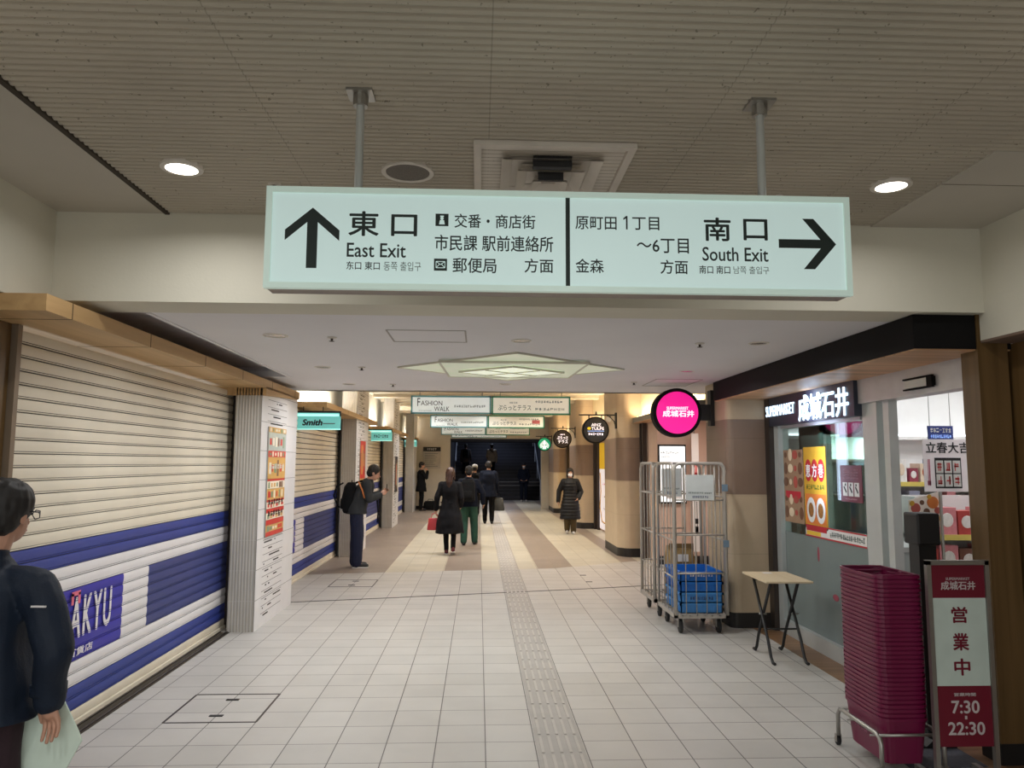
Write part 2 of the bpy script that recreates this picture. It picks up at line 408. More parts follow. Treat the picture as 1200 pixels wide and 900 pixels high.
M_SWHITE = mat('shutter_white', (226, 222, 222), 0.5, var=0.04, scale=2.5)
M_SBLUE = mat('shutter_blue', (46, 62, 140), 0.5, var=0.08, scale=2.5)
M_SNAVY = mat('shutter_navy', (52, 62, 122), 0.5, var=0.08, scale=2.5)
M_SLOGO = mat('shutter_logo_blue', (50, 46, 158), 0.5, var=0.06, scale=2.5)
M_GROOVED = mat('shutter_groove', (74, 66, 56), 0.8)
M_STEEL = mat('brushed_steel', (168, 166, 160), 0.35, 0.85, var=0.05)
M_ALU = mat('aluminium', (200, 204, 202), 0.35, 0.35, var=0.04)
M_DALU = mat('dark_bronze_metal', (70, 62, 58), 0.4, 0.6, var=0.05)
M_BLACK = mat('black_paint', (22, 21, 22), 0.5, var=0.1)
M_BLACKG = mat('black_fascia', (13, 12, 13), 0.7, var=0.08, spec=0.2)
M_WHITE = mat('white_paint', (222, 220, 216), 0.5, var=0.03)
M_INK = mat('dark_green_ink', (22, 38, 34), 0.6)
M_INKG = mat('grey_ink', (92, 108, 104), 0.6)
M_BKINK = mat('black_ink', (24, 22, 24), 0.6)
M_SKIN = mat('skin', (190, 144, 120), 0.5, var=0.06, scale=14)
M_HAIR = mat('black_hair', (22, 17, 15), 0.6, var=0.4, scale=60, stretch=(1, 1, 0.12))
M_BHAIR = mat('brown_hair', (58, 32, 24), 0.42, var=0.35, scale=60, stretch=(1, 1, 0.12))
M_MASK = mat('white_mask', (226, 226, 228), 0.7)
M_MAROON = mat('maroon_plastic', (108, 10, 58), 0.38, var=0.05)
M_MAROONP = mat('maroon_print', (108, 14, 38), 0.45, var=0.03)
M_RUBBER = mat('black_rubber', (26, 25, 25), 0.6)

# ================================================================== STRUCTURE
# floors: pale tiles up to the skewed seam, striped stone beyond
bnd = [(-3.0, 11.7), (-2.1, 11.9), (1.25, 12.44), (2.67, 13.27), (4.2, 14.0)]
mb = MB(); mb.bm.faces.new([mb.bm.verts.new((x, y, 0)) for x, y in [(-3.0, -3.5), (2.86, -3.5), (2.86, 8.0), (4.2, 8.0)] + bnd[::-1]]); mb._done()
struct('floor', mb, M_TILE, 'pale grey square floor tiles of the near concourse', cat='floor')
mb = MB(); mb.bm.faces.new([mb.bm.verts.new((x, y, 0)) for x, y in bnd + [(4.2, 36.0), (-3.0, 36.0)]]); mb._done()
struct('floor', mb, M_TILE_FAR, 'striped beige and brown stone floor of the far corridor', cat='floor')
mb = MB(); mb.box(2.86, 6.6, 3.4, 8.62, -0.05, 0.002)
struct('floor', mb, M_STOREFLOOR, 'brown wooden plank floor of the supermarket entrance', cat='floor')
mb = MB(); mb.quad((-9, -14, -.003), (9, -14, -.003), (9, -3.5, -.003), (-9, -3.5, -.003)); mb.quad((2.86, -3.5, -.003), (9, -3.5, -.003), (9, 3.4, -.003), (2.86, 3.4, -.003)); mb.quad((-9, -3.5, -.003), (-3, -3.5, -.003), (-3, 12, -.003), (-9, 12, -.003))  # added out of view; keeps world light from below off the soffits
struct('floor', mb, M_TILE, 'unseen tiled floor added around the concourse to block light from below', cat='floor')
# expansion joint
mb = MB()
jp = [(-2.5, 9.46), (-1.68, 9.645), (1.51, 10.437), (3.1, 10.9)]
for a, b in zip(jp, jp[1:]): mb.bar((*a, 0.0015), (*b, 0.0015), 0.022, 0.005)
struct('trim_1', mb, M_DALU, 'thin metal expansion joint crossing the tiled floor', cat='trim')
# tactile guide strip
mb = MB(); mb.mi = 1; mb.box(0.362, 0.648, 1.6, 34.0, -0.01, 0.0012); mb.mi = 0
y = 1.6
while y < 34.0:
    for k in range(5): mb.box(0.395 + k * 0.055 - 0.009, 0.395 + k * 0.055 + 0.009, y + 0.012, y + 0.278, 0.0, 0.005)
    y += 0.302
struct('trim_2', mb, [mat('tactile_bar', (178, 172, 164), 0.5), mat('tactile_base', (166, 160, 153), 0.6)], 'ribbed guide strip of raised bars along the floor', cat='trim')
# shutter sill channel
mb = MB(); mb.mi = 0
mb.box(-2.56, -2.47, 3.9, 7.87, -0.02, 0.004); mb.mi = 1; mb.box(-2.50, -2.485, 3.9, 7.88, 0, 0.012); mb.box(-2.57, -2.555, 3.9, 7.88, 0, 0.012)
struct('trim_3', mb, [M_GROOVE, M_DALU], 'dark metal sill channel along the foot of the near shutter', cat='trim')

# concourse ceiling: ribbed boards
mb = MB(); bm = mb.bm; prev = None; y = -2.5; x0, x1 = -1.79, 2.33
P8 = [(0, 0), (0.2, 0.010), (0.5, 0.014), (0.8, 0.010)]
while y < 4.31:
    for fr, dz in P8:
        a = bm.verts.new((x0, y + fr * 0.042, 3.13 - dz)); b = bm.verts.new((x1, y + fr * 0.042, 3.13 - dz))
        if prev: bm.faces.new((prev[0], prev[1], b, a))
        prev = (a, b)
    y += 0.042
mb._done(); mb.box(x0, x1, -2.5, 4.4, 3.135, 3.2)
struct('ceiling', mb, M_BOARD, 'ribbed grey board ceiling of the near concourse', cat='ceiling')
mb = MB(); mb.box(2.33, 3.05, 3.2, 4.4, 3.112, 3.2); mb.box(-2.5, -1.81, -2.5, 4.4, 3.116, 3.2)
struct('ceiling', mb, M_SMOOTH, 'smooth painted ceiling margins beside the ribbed boards', cat='ceiling')
mb = MB(); prev = None; y = -2.5; bm = mb.bm
while y < 3.2:
    for fr, dz in P8:
        a = bm.verts.new((2.33, y + fr * 0.042, 3.13 - dz)); b = bm.verts.new((3.05, y + fr * 0.042, 3.13 - dz))
        if prev: bm.faces.new((prev[0], prev[1], b, a))
        prev = (a, b)
    y += 0.042
mb._done(); mb.box(2.33, 3.05, -2.5, 3.2, 3.135, 3.2)
struct('ceiling', mb, M_BOARD, 'ribbed ceiling boards beside the outer wall', cat='ceiling')
mb = MB(); mb.box(-1.812, -1.787, -2.5, 4.3, 3.109, 3.19)  # solid strip, coloured as the shade of the gap
struct('trim_4', mb, M_GROOVE, 'dark strip painted as the shadow gap between ribbed boards and smooth ceiling', cat='trim')
mb = MB(); mb.box(2.33, 3.05, 3.597, 3.603, 3.1105, 3.112)
struct('trim_5', mb, mat('seam_grey', (120, 112, 100), .8), 'seam of the smooth ceiling panel', cat='trim')
# beam between the ceilings
mb = MB(); mb.box(-2.45, 3.06, 4.3, 4.62, 2.6, 3.2)
for xs in (-2.28, 0.02, 0.75, 1.9): pass
struct('wall_back', mb, M_PLASTER, 'cream plaster beam across the concourse under the ribbed ceiling', cat='wall')
# left and right upper walls
mb = MB(); mb.box(-2.6, -2.42, -2.5, 4.3, 2.55, 3.2)
struct('wall_left', mb, M_PLASTER, 'white plaster wall above the wooden shutter canopy', cat='wall')
mb = MB(); mb.box(3.0, 3.25, -2.5, 4.35, 2.44, 3.2)
struct('wall_right', mb, M_PLASTER, 'white plaster wall above the dark wooden column', cat='wall')
mb = MB(); mb.mi = 0; mb.box(2.985, 3.17, 4.36, 4.52, 0.12, 2.6); mb.mi = 1; mb.box(2.98, 3.18, 4.355, 4.525, 0.0, 0.12)
mb.mi = 0; mb.box(3.20, 3.5, -2.5, 4.50, 0.0, 2.425)
struct('pillar', mb, [M_DARKWOOD, M_BLACK], 'dark oak clad column beside the supermarket entrance', cat='pillar')
mb = MB(); mb.box(3.0, 3.5, -2.5, 4.35, 2.425, 2.44)
struct('trim_6', mb, mat('brown_soffit_paint', (112, 92, 78), 0.7), 'brown soffit under the right upper wall', cat='trim')
mb = MB(); mb.box(-2.9, -2.60, 3.92, 4.26, 0.0, 2.457); mb.box(-2.9, -2.75, 0.5, 3.92, 0, 2.6)
struct('pillar', mb, M_DARKWOOD, 'olive brown wooden post at the near end of the shutter', cat='pillar')

# left wooden canopy of the near shop: panels with seams
def canopy(name, label, y0, y1, seams, xf=-2.2, xb=-2.78, z0=2.458, z1=2.546, mi=M_CANOPY):
    mb = MB(); mb.mi = 0; mb.box(xb, xf, y0, y1, z0, z1); mb.mi = 1
    sgn = 1 if xf > xb else -1
    for ys in seams:
        a, b = sorted((xf - 0.004 * sgn, xf + 0.0012 * sgn)); mb.box(a, b, ys - 0.004, ys + 0.004, z0, z1)
        a, b = sorted((xb, xf)); mb.box(a, b, ys - 0.004, ys + 0.004, z0 - 0.0012, z0)
    return struct(name, mb, [mi, M_SEAM], label, cat='trim')
canopy('trim_7', 'pale wooden canopy over the near roller shutter', 3.87, 9.33, (4.12, 5.10, 6.12, 7.09, 8.1, 9.1))
mb = MB(); mb.prism([(7.88, 2.38), (9.33, 2.455), (9.33, 2.47), (7.88, 2.47)], 'X', -2.78, -2.2)
struct('trim_8', mb, M_CANOPY, 'wooden panel closing the canopy above the first pillar', cat='trim')

# low white ceiling of the middle zone with the slot over the canopy
mb = MB(); mb.box(-2.0, 4.1, 4.62, 9.7, 2.6, 2.66); mb.box(-2.9, -2.0, 8.1, 9.7, 2.6, 2.66); mb.box(-2.9, 4.1, 9.58, 9.7, 2.60, 3.42)
struct('ceiling', mb, M_WHITECEIL, 'low white ceiling with the star shaped lamp', cat='ceiling')
mb = MB(); mb.box(-2.9, -2.0, 4.62, 8.1, 2.70, 2.75); mb.box(-2.0, -1.97, 4.62, 8.1, 2.66, 2.75); mb.box(-2.9, -2.78, 4.62, 8.1, 2.4, 2.75); mb.box(-2.9, -2.0, 8.1, 8.14, 2.66, 2.75)
struct('trim_9', mb, M_DARKGREY, 'dark recess between canopy and white ceiling', cat='trim')
mb = MB(); mb.box(-2.03, -2.0, 4.62, 8.12, 2.592, 2.612)
struct('trim_10', mb, M_WHITECEIL, 'thin white edge bead along the ceiling recess', cat='trim')
# low-ceiling access panels
mb = MB()
for (a, b, c, d) in ((-0.64, -0.10, 5.13, 5.63), (1.9, 2.4, 7.98, 8.7)):
    for q in ((a, b, c - .006, c + .006), (a, b, d - .006, d + .006), (a - .006, a + .006, c, d), (b - .006, b + .006, c, d)): mb.box(*q, 2.597, 2.602)
struct('trim_11', mb, mat('panel_edge', (164, 158, 152), 0.7), 'thin frames of the flush ceiling access panels', cat='trim')

# far corridor ceiling with cross ribs
mb = MB(); mb.box(-3.0, 4.1, 9.7, 28.2, 3.38, 3.45)
y = 11.2
while y < 28: mb.box(-2.62, 3.2, y, y + 0.35, 3.30, 3.38); y += 1.5
struct('ceiling', mb, mat('warm_ceiling_paint', (214, 204, 184), 0.7, var=0.03), 'warm cream ribbed ceiling of the far corridor', cat='ceiling')
# left far wall (lit above canopies)
mb = MB(); mb.box(-2.95, -2.7, 9.39, 28.2, 2.4, 3.42); mb.box(-2.95, -2.66, 9.39, 28.2, 0, 2.4)
struct('wall_left', mb, M_PLASTER, 'white wall above the far left shop canopies', cat='wall')
canopy('trim_12', 'wooden canopy over the second roller shutter', 11.0, 16.5, (12.8, 14.6), z0=2.485, z1=2.565, xb=-2.7)
canopy('trim_13', 'wooden canopy over the third roller shutter', 18.45, 23.7, (20.2, 22.0), z0=2.485, z1=2.565, xb=-2.7)
canopy('trim_14', 'wooden canopy over the farthest left shutter', 26.6, 27.95, (), z0=2.485, z1=2.565, xb=-2.7)

# fluted tile pillars on the left side
M_FLUTE = mat('grey_fluted_tile', (176, 170, 160), 0.35, var=0.05)
M_WTILE = mat('white_wall_tile', (226, 224, 224), 0.3, var=0.03)
M_TJOINT = mat('tile_joint', (196, 194, 190), 0.7)
M_SLOT = mat('dark_slot', (58, 54, 52), 0.8)
def left_pillar(y0, y1, ztop, label, detail):
    mb = MB(); bm = mb.bm; mb.mi = 0
    xs = []; x = -2.51; per = 0.03
    while x < -2.245:
        xs += [(x, y0 + 0.009), (x + per * 0.28, y0 + 0.0), (x + per * 0.72, y0)]; x += per
    pts = xs + [(-2.24, y0), (-2.24, y1), (-2.51, y1), (-2.51, y0 + 0.01)]
    z = 0.0; zt = []
    while z < ztop - 0.02: zt.append(z); z += 0.302
    zt.append(ztop)
    for a, b in zip(zt, zt[1:]):
        mb.mi = 0; mb.prism(pts, 'Z', a + (0.002 if a else 0), b - 0.002)
    mb.mi = 2; mb.box(-2.505, -2.243, y0 + 0.004, y1 - 0.003, 0, ztop); mb.box(-2.8, -2.51, y0 + 0.30, y1, 0, min(ztop, 2.47))
    mb.mi = 1; mb.box(-2.245, -2.238, y0 + 0.0, y1, 0, ztop)
    o = mb.mesh('pillar', [M_FLUTE, M_WTILE, M_TJOINT])
    p = link('pillar', o); p['kind'] = 'structure'; p['label'] = label; p['category'] = 'pillar'
    if detail:
        rr = random.Random(3); s = MB()
        z = 0.10
        while z < ztop - 0.08:
            if detail == 1 and 0.88 < z < 2.07: z = 2.10
            for _ in range(2):
                a = y0 + (y1 - y0) * rr.uniform(0.16, 0.48); l = rr.choice((0.03, 0.05, 0.22, 0.3, 0.14))
                if a + l < y0 + (y1 - y0) * 0.68: s.box(-2.24, -2.2365, a, a + l, z, z + 0.014)
            s.box(-2.24, -2.237, y0 + (y1 - y0) * 0.15, y0 + (y1 - y0) * 0.67, z + 0.03, z + 0.034)
            z += 0.075
        for zz in zt[1:-1]:
            s.box(-2.24, -2.2372, y0, y1, zz - 0.0015, zz + 0.0015)
        s.build('slot_pattern', M_SLOT, p, True)
    return p
left_pillar(7.88, 9.39, 2.47, 'first fluted tile pillar with slotted white side', 1)
left_pillar(13.94, 15.4, 3.38, 'second fluted tile pillar beyond the white tiled one', 2)
left_pillar(20.0, 21.4, 3.38, 'third fluted tile pillar by the teal shop signs', 2)
left_pillar(26.1, 27.5, 3.38, 'farthest fluted tile pillar by the end wall', 0)

# stone pillars on the right side
def stone_pillar(pts, ztop, label):
    mb = MB(); mb.prism(pts, 'Z', 0, ztop)
    es = [e for e in mb.bm.edges if abs(e.verts[0].co.z - e.verts[1].co.z) > 1 and min(e.verts[0].co.x, 9) < 2.75 and e.verts[0].co.y < pts[0][1] + 2]
    bmesh.ops.bevel(mb.bm, geom=es, offset=0.07, segments=4, affect='EDGES', profile=0.5)
    return struct('pillar', mb, M_STONE, label, cat='pillar')
stone_pillar([(2.64, 7.95), (3.05, 7.95), (3.05, 8.75), (2.64, 8.75)], 2.6, 'banded stone pillar next to the supermarket front')
stone_pillar([(2.57, 14.05), (2.72, 13.87), (3.05, 13.87), (3.05, 15.5), (2.57, 15.5)], 3.38, 'banded stone pillar behind the roll cages')
stone_pillar([(2.57, 20.0), (2.70, 19.8), (3.05, 19.8), (3.05, 21.5), (2.57, 21.5)], 3.38, 'banded stone pillar behind the woman in the long coat')
stone_pillar([(2.57, 26.1), (2.70, 25.9), (3.05, 25.9), (3.05, 27.9), (2.57, 27.9)], 3.38, 'farthest banded stone pillar beside the stairs')

# right far wall, canopies, shop bays
M_PINKW = mat('pink_beige_wall', (206, 178, 160), 0.6, var=0.03)
M_WARMW = mat('warm_cream_wall', (222, 204, 166), 0.7, var=0.03)
mb = MB(); mb.box(3.0, 3.2, 9.7, 28.2, 2.5, 3.42)
struct('wall_right', mb, M_WARMW, 'warm cream wall above the far right shops', cat='wall')
for i, (a, b, lab) in enumerate(((9.72, 13.86, 'first'), (15.52, 19.78, 'second'), (21.52, 25.88, 'third'))):
    mb = MB(); mb.mi = 0; mb.box(2.84, 3.2, a, b, 2.44, 2.53); mb.mi = 1; mb.box(2.845, 3.2, a, b, 2.43, 2.44)
    struct('trim_%d' % (15 + i), mb, [mat('grey_canopy_paint', (122, 118, 108), 0.5), M_SOFFIT], lab + ' grey canopy with wooden underside over the far right shops', cat='trim')
# first right bay (behind the roll cages): side and back walls, posts
mb = MB(); mb.mi = 0; mb.box(3.06, 4.1, 12.9, 13.9, 0, 2.6); mb.box(4.1, 4.2, 8.62, 13.0, 0, 2.6); mb.box(3.0, 4.1, 9.0, 13.0, 2.44, 2.55); mb.mi = 1; mb.box(3.06, 4.1, 12.88, 12.9, 0, 0.14)
struct('wall_right', mb, [M_PINKW, M_BLACK], 'pinkish wall of the shop bay behind the roll cages', cat='wall')
mb = MB()
for y0 in (13.60, 13.78): mb.box(2.96, 3.04, y0, y0 + 0.07, 0, 2.44)
struct('door_1', mb, M_DALU, 'dark bronze door posts of the first right shop', cat='door')
mb = MB(); mb.box(3.125, 3.2, 15.5, 19.8, 0, 2.5)
struct('wall_right', mb, M_PINKW, 'shop front wall beyond the second stone pillar', cat='wall')
mb = MB(); mb.box(3.0, 3.12, 19.70, 19.79, 0, 2.44); mb.box(3.05, 3.12, 19.45, 19.52, 0, 2.44)
struct('door_2', mb, M_DALU, 'dark bronze door posts before the third stone pillar', cat='door')
mb = MB(); mb.box(3.125, 3.2, 21.5, 25.9, 0, 2.5)
struct('wall_right', mb, M_WARMW, 'shop front wall beyond the third stone pillar', cat='wall')
mb = MB(); mb.box(3.0, 3.12, 25.78, 25.88, 0, 2.44)
struct('door_3', mb, M_DALU, 'dark bronze door post before the farthest stone pillar', cat='door')

# end wall with the stair opening, passage, stairs
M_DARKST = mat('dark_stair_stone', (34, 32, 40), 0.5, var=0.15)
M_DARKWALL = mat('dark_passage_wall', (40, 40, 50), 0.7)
M_ENDW = mat('end_wall_plaster', (206, 198, 184), 0.7, var=0.03)
mb = MB(); mb.mi = 0; mb.box(-3.0, -1.05, 28.0, 28.2, 0, 3.4); mb.box(2.31, 4.1, 28.0, 28.2, 0, 3.4); mb.box(-1.05, 2.31, 28.0, 28.2, 2.58, 3.4)
mb.mi = 1; mb.box(-3.0, -1.05, 27.985, 28.0, 0, 0.12)
struct('wall_back', mb, [M_ENDW, M_BLACK], 'cream end wall around the dark stair opening', cat='wall')
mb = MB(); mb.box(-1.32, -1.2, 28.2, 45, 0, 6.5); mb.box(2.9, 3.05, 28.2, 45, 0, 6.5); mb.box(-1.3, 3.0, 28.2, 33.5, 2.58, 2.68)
mb.prism([(33.5, 2.58), (44, 7.0), (44, 7.2), (33.5, 2.7)], 'X', -1.3, 3.0); mb.box(-1.3, 3.0, 44, 44.2, 0, 7.2)
struct('wall_back', mb, M_DARKWALL, 'dark walls and sloping ceiling of the stairwell', cat='wall')
mb = MB()
for k in range(28):
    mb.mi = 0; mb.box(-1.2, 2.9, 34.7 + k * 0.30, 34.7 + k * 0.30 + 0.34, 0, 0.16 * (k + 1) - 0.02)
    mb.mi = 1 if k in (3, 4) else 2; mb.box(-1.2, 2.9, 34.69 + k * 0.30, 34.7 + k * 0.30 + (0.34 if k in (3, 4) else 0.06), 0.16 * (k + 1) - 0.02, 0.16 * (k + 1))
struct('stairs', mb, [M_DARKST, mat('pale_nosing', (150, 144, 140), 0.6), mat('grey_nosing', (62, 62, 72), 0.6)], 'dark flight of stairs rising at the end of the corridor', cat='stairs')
mb = MB()
for x in (-1.12, 2.8):
    mb.tube([(x, 34.4, 0.0), (x, 34.4, 0.88), (x, 34.75, 0.95), (x, 42.0, 4.8)], 0.025)
    for k in range(1, 5): mb.tube([(x, 34.75 + k * 1.5, 0.9 + 0.8 * k), (x, 34.75 + k * 1.5, 0.0)], 0.015)
o = mb.build('stair_handrail', mat('handrail_white', (206, 206, 210), .4)); tag(o, 'pair of steel stair handrails along the dark staircase', 'handrail', kind='structure')

# supermarket room behind the glass
M_STOREW = mat('store_white_wall', (232, 232, 230), 0.6, var=0.02)
mb = MB(); mb.box(3.06, 6.7, 8.62, 8.72, 0, 2.85); mb.box(6.6, 6.7, 3.0, 8.62, 0, 2.85); mb.box(3.2, 6.7, 2.9, 3.0, 0, 2.85)
struct('wall_right', mb, M_STOREW, 'white inner walls of the supermarket', cat='wall')
mb = MB(); mb.box(3.2, 6.7, 2.9, 8.72, 2.75, 2.85)
struct('ceiling', mb, M_STOREW, 'white ceiling inside the supermarket', cat='ceiling')

# ================================================================== THINGS: overhead exit sign
SY = 2.745
M_FACE = mat('backlit_sign_face', (190, 212, 209), 0.45, emit=0.49, var=0.02, scale=1.0)
M_SALU = mat('sign_aluminium_glow', (204, 226, 216), 0.35, emit=0.22, var=0.03)  # frame is no lamp; light on its edges is put in as emission
t = thing('direction_sign', 'long pale hanging station sign with two black arrows and exit directions', 'sign', (0.307, SY + 0.07, 2.33))
mb = MB(); X0, X1, Z0, Z1 = -0.793, 1.407, 2.332, 2.716
mb.box(X0 + 0.004, X1 - 0.004, SY + 0.0225, SY + 0.115, Z0 + 0.004, Z1 - 0.004)
mb.build('housing', mat('sign_housing', (150, 138, 128), 0.5), t, True)
mb = MB(); fr = 0.022
for q in ((X0, X1, Z1 - fr, Z1), (X0, X1, Z0, Z0 + fr), (X0, X0 + fr, Z0 + fr, Z1 - fr), (X1 - fr, X1, Z0 + fr, Z1 - fr)): mb.box(q[0], q[1], SY - 0.004, SY + 0.022, q[2], q[3])
mb.build('frame', M_SALU, t, True)
mb = MB(); mb.box(X0 + fr, X1 - fr, SY + 0.004, SY + 0.02, Z0 + fr, Z1 - fr); mb.build('face_panel', M_FACE, t, True)
D = SY + 0.0035
def sx(px): return (px - 311) / (995 - 311) * (X1 - X0) + X0
# pixel helper for the sign face only: photo row -> height, allowing for the sign's slope in the picture
def sz(px, py): return Z1 - (py - (218 + (px - 314) * 0.0221)) / 117.5 * (Z1 - Z0)
mb = MB(); mb.box(sx(656.5), sx(661.5), D, D + 0.003, Z0 + fr, Z1 - fr); mb.build('divider', M_INK, t, True)
def poly(mb, pts, d): mb.prism(pts, 'Y', d, d + 0.003)
ax = [(333, 277), (364, 243), (395, 279), (395, 266)]
mb = MB(); cx, tz, bz = sx(364), sz(364, 243), sz(362, 313); hw = sx(395) - sx(364); sw = (sx(369.5) - sx(357.5)) / 2
poly(mb, [(cx - sw, bz), (cx + sw, bz), (cx + sw, tz - 0.055), (cx + hw, tz - 0.125), (cx + hw, tz - 0.085), (cx, tz), (cx - hw, tz - 0.085), (cx - hw, tz - 0.125), (cx - sw, tz - 0.055)], D)
mb.build('arrow', M_INK, t, True)
mb = MB(); tx, cz, lx = sx(978), sz(978, 289), sx(909); hh = 0.098; sh = 0.017
poly(mb, [(lx, cz - sh), (tx - 0.06, cz - sh), (tx - 0.128, cz - hh), (tx - 0.085, cz - hh), (tx, cz), (tx - 0.085, cz + hh), (tx - 0.128, cz + hh), (tx - 0.06, cz + sh), (lx, cz + sh)], D)
mb.build('arrow', M_INK, t, True)
def stxt(body, x0, x1, y0, y1, bold=0.012, m=None, sp=1.0):
    text(body, 'front', sx(x0), sx(x1), sz(x0, y1), sz(x0, y0), D + 0.002, m or M_INK, t, bold, thick=0.002, spacing=sp)
stxt('東', 405, 440, 247, 276, 0.022); stxt('口', 454, 484, 251, 276.5, 0.022)
stxt('East Exit', 404, 471.5, 284, 300.5, 0.014)
stxt('东口 東口', 404, 442, 305.5, 315); stxt('동쪽 출입구', 446.5, 489, 306, 316.5, 0.0, M_INKG)
stxt('交番・商店街', 527, 621, 250.5, 267)
stxt('市民課 駅前連絡所', 504.5, 642, 275, 293.5)
stxt('郵便局', 525.5, 576, 302, 319.5); stxt('方面', 608.5, 642, 303.5, 320)
stxt('原町田', 668, 716.5, 254, 269.5); mb = MB(); a_, b_, c_ = sx(728.5), sz(728, 270), sz(728, 254); mb.prism([(a_ - .003, b_), (a_ + .003, b_), (a_ + .003, c_), (a_ - .002, c_), (a_ - .013, c_ - .009), (a_ - .013, c_ - .015), (a_ - .003, c_ - .010)], 'Y', D, D + .003); mb.build('lettering', M_INK, t, True); stxt('丁目', 735, 767, 255, 270.5)
stxt('～6丁目', 740, 801.5, 280, 297.5)
stxt('金森', 668, 701, 304, 320.5); stxt('方面', 767.5, 800, 306, 322.5)
stxt('南', 820, 852, 256, 284, 0.022); stxt('口', 867, 896, 258, 283.5, 0.022)
stxt('South Exit', 817.5, 896, 291, 307.5, 0.014)
stxt('南口 南口', 813.5, 850, 313, 322.5); stxt('남쪽 출입구', 854, 896.5, 314, 323, 0.0, M_INKG)
# pictograms: police box and post
for nm, (x0, x1, y0, y1) in (('police_pictogram', (505, 520, 250.5, 265)), ('mail_pictogram', (504, 519, 303, 317))):
    mb = MB(); a, b, c, d = sx(x0), sx(x1), sz(x0, y1), sz(x0, y0); w_, h_ = b - a, d - c
    mb.mi = 0; mb.box(a, b, D, D + 0.002, c, d); mb.mi = 1
    if nm[0] == 'p':
        mb.ell((a + w_ * .5, D - .0005, c + h_ * .62), (w_ * .13, .001, h_ * .14)); mb.prism([(a + w_ * .28, c + h_ * .14), (a + w_ * .72, c + h_ * .14), (a + w_ * .66, c + h_ * .48), (a + w_ * .34, c + h_ * .48)], 'Y', D - .001, D)
        mb.box(a + w_ * .36, a + w_ * .64, D - .001, D, c + h_ * .74, c + h_ * .84)
    else:
        fx0, fx1, fz0, fz1 = a + w_ * .16, b - w_ * .16, c + h_ * .24, d - h_ * .24
        for p, q in (((fx0, fz0), (fx1, fz0)), ((fx0, fz1), (fx1, fz1)), ((fx0, fz0), (fx0, fz1)), ((fx1, fz0), (fx1, fz1)), ((fx0, fz1), ((fx0 + fx1) / 2, (fz0 + fz1) / 2)), ((fx1, fz1), ((fx0 + fx1) / 2, (fz0 + fz1) / 2)), ((fx0, fz0), (fx0 + w_ * .25, fz0 + h_ * .28)), ((fx1, fz0), (fx1 - w_ * .25, fz0 + h_ * .28))):
            mb.bar((p[0], D - .0005, p[1]), (q[0], D - .0005, q[1]), .0025, .001, up=(0, 1, 0))
    mb.build(nm, [M_INK, M_FACE], t, True)
for xp in (-0.468, 1.097):
    mb = MB(); mb.lathe([(0.016, Z1 - 0.002), (0.016, 3.12)], (xp, SY + 0.068, 0), 'Z', 14)
    p = mb.build('pole', M_ALU, t, True)
    mb = MB(); mb.lathe([(0.028, 3.065), (0.030, 3.085), (0.030, 3.108)], (xp, SY + 0.068, 0), 'Z', 14); mb.box(xp - 0.05, xp + 0.05, SY + 0.018, SY + 0.118, 3.108, 3.123)
    mb.build('ceiling_flange', M_STEEL, p, True)

# ------------------------------------------------------------------ ceiling fixtures
M_LENS = mat('lit_lamp_lens', (255, 248, 235), 0.4, emit=6.0)
M_FIXW = mat('fixture_white', (214, 208, 198), 0.5)
M_REFL = mat('downlight_reflector', (200, 196, 190), 0.25, 0.7)
def big_downlight(x, y, label):
    t = thing('downlight', label, 'ceiling light', (x, y, 3.10), 0)
    mb = MB(); mb.lathe([(0.075, 3.114), (0.075, 3.106), (0.098, 3.108), (0.102, 3.124)], (x, y, 0), 'Z', 32, cap=False); mb.build('trim_ring', M_FIXW, t, True)
    mb = MB(); mb.lathe([(0.0, 3.108), (0.074, 3.108), (0.074, 3.112)], (x, y, 0), 'Z', 32); mb.build('lens', M_LENS, t, True)
big_downlight(-1.451, 3.60, 'round lit ceiling downlight by the pale smooth ceiling strip')
big_downlight(2.089, 3.64, 'round lit ceiling downlight by the supermarket side of the ribbed ceiling')
def small_downlight(x, y, r, label):
    t = thing('recessed_downlight', label, 'ceiling light', (x, y, 2.58), 0, 'downlights of the low ceiling')
    mb = MB(); mb.lathe([(r * .82, 2.6), (r * .85, 2.593), (r, 2.594), (r * 1.02, 2.602)], (x, y, 0), 'Z', 28, cap=False); mb.build('trim_ring', M_FIXW, t, True)
    mb = MB(); mb.lathe([(r * .82, 2.597), (r * .5, 2.599), (r * .45, 2.6)], (x, y, 0), 'Z', 24); mb.build('reflector', M_REFL, t, True)
for x, y, r, lab in ((-1.462, 5.416, .088, 'recessed downlight nearest the wooden canopy, just behind the beam'), (0.308, 5.52, .075, 'recessed downlight in front of the star lamp'),
                     (2.089, 5.514, .075, 'recessed downlight nearest the black supermarket fascia'), (-1.496, 7.218, .075, 'second recessed downlight along the wooden canopy side'),
                     (2.033, 7.276, .075, 'recessed downlight in front of the pink round sign'), (-1.512, 8.795, .075, 'farthest recessed downlight on the shutter side'), (0.30, 8.64, .075, 'recessed downlight behind the star lamp')):
    small_downlight(x, y, r, lab)
def sprinkler(x, y, z, label, dark=False):
    t = thing('sprinkler_head', label, 'sprinkler', (x, y, z - 0.04))
    mb = MB(); mb.lathe([(0.035, z - 0.001), (0.034, z - 0.008), (0.018, z - 0.012)], (x, y, 0), 'Z', 18); mb.build('plate', M_FIXW, t, True)
    mb = MB(); mb.lathe([(0.010, z - 0.012), (0.008, z - 0.028), (0.020, z - 0.030), (0.020, z - 0.033)], (x, y, 0), 'Z', 14); mb.build('nozzle', M_DALU, t, True)
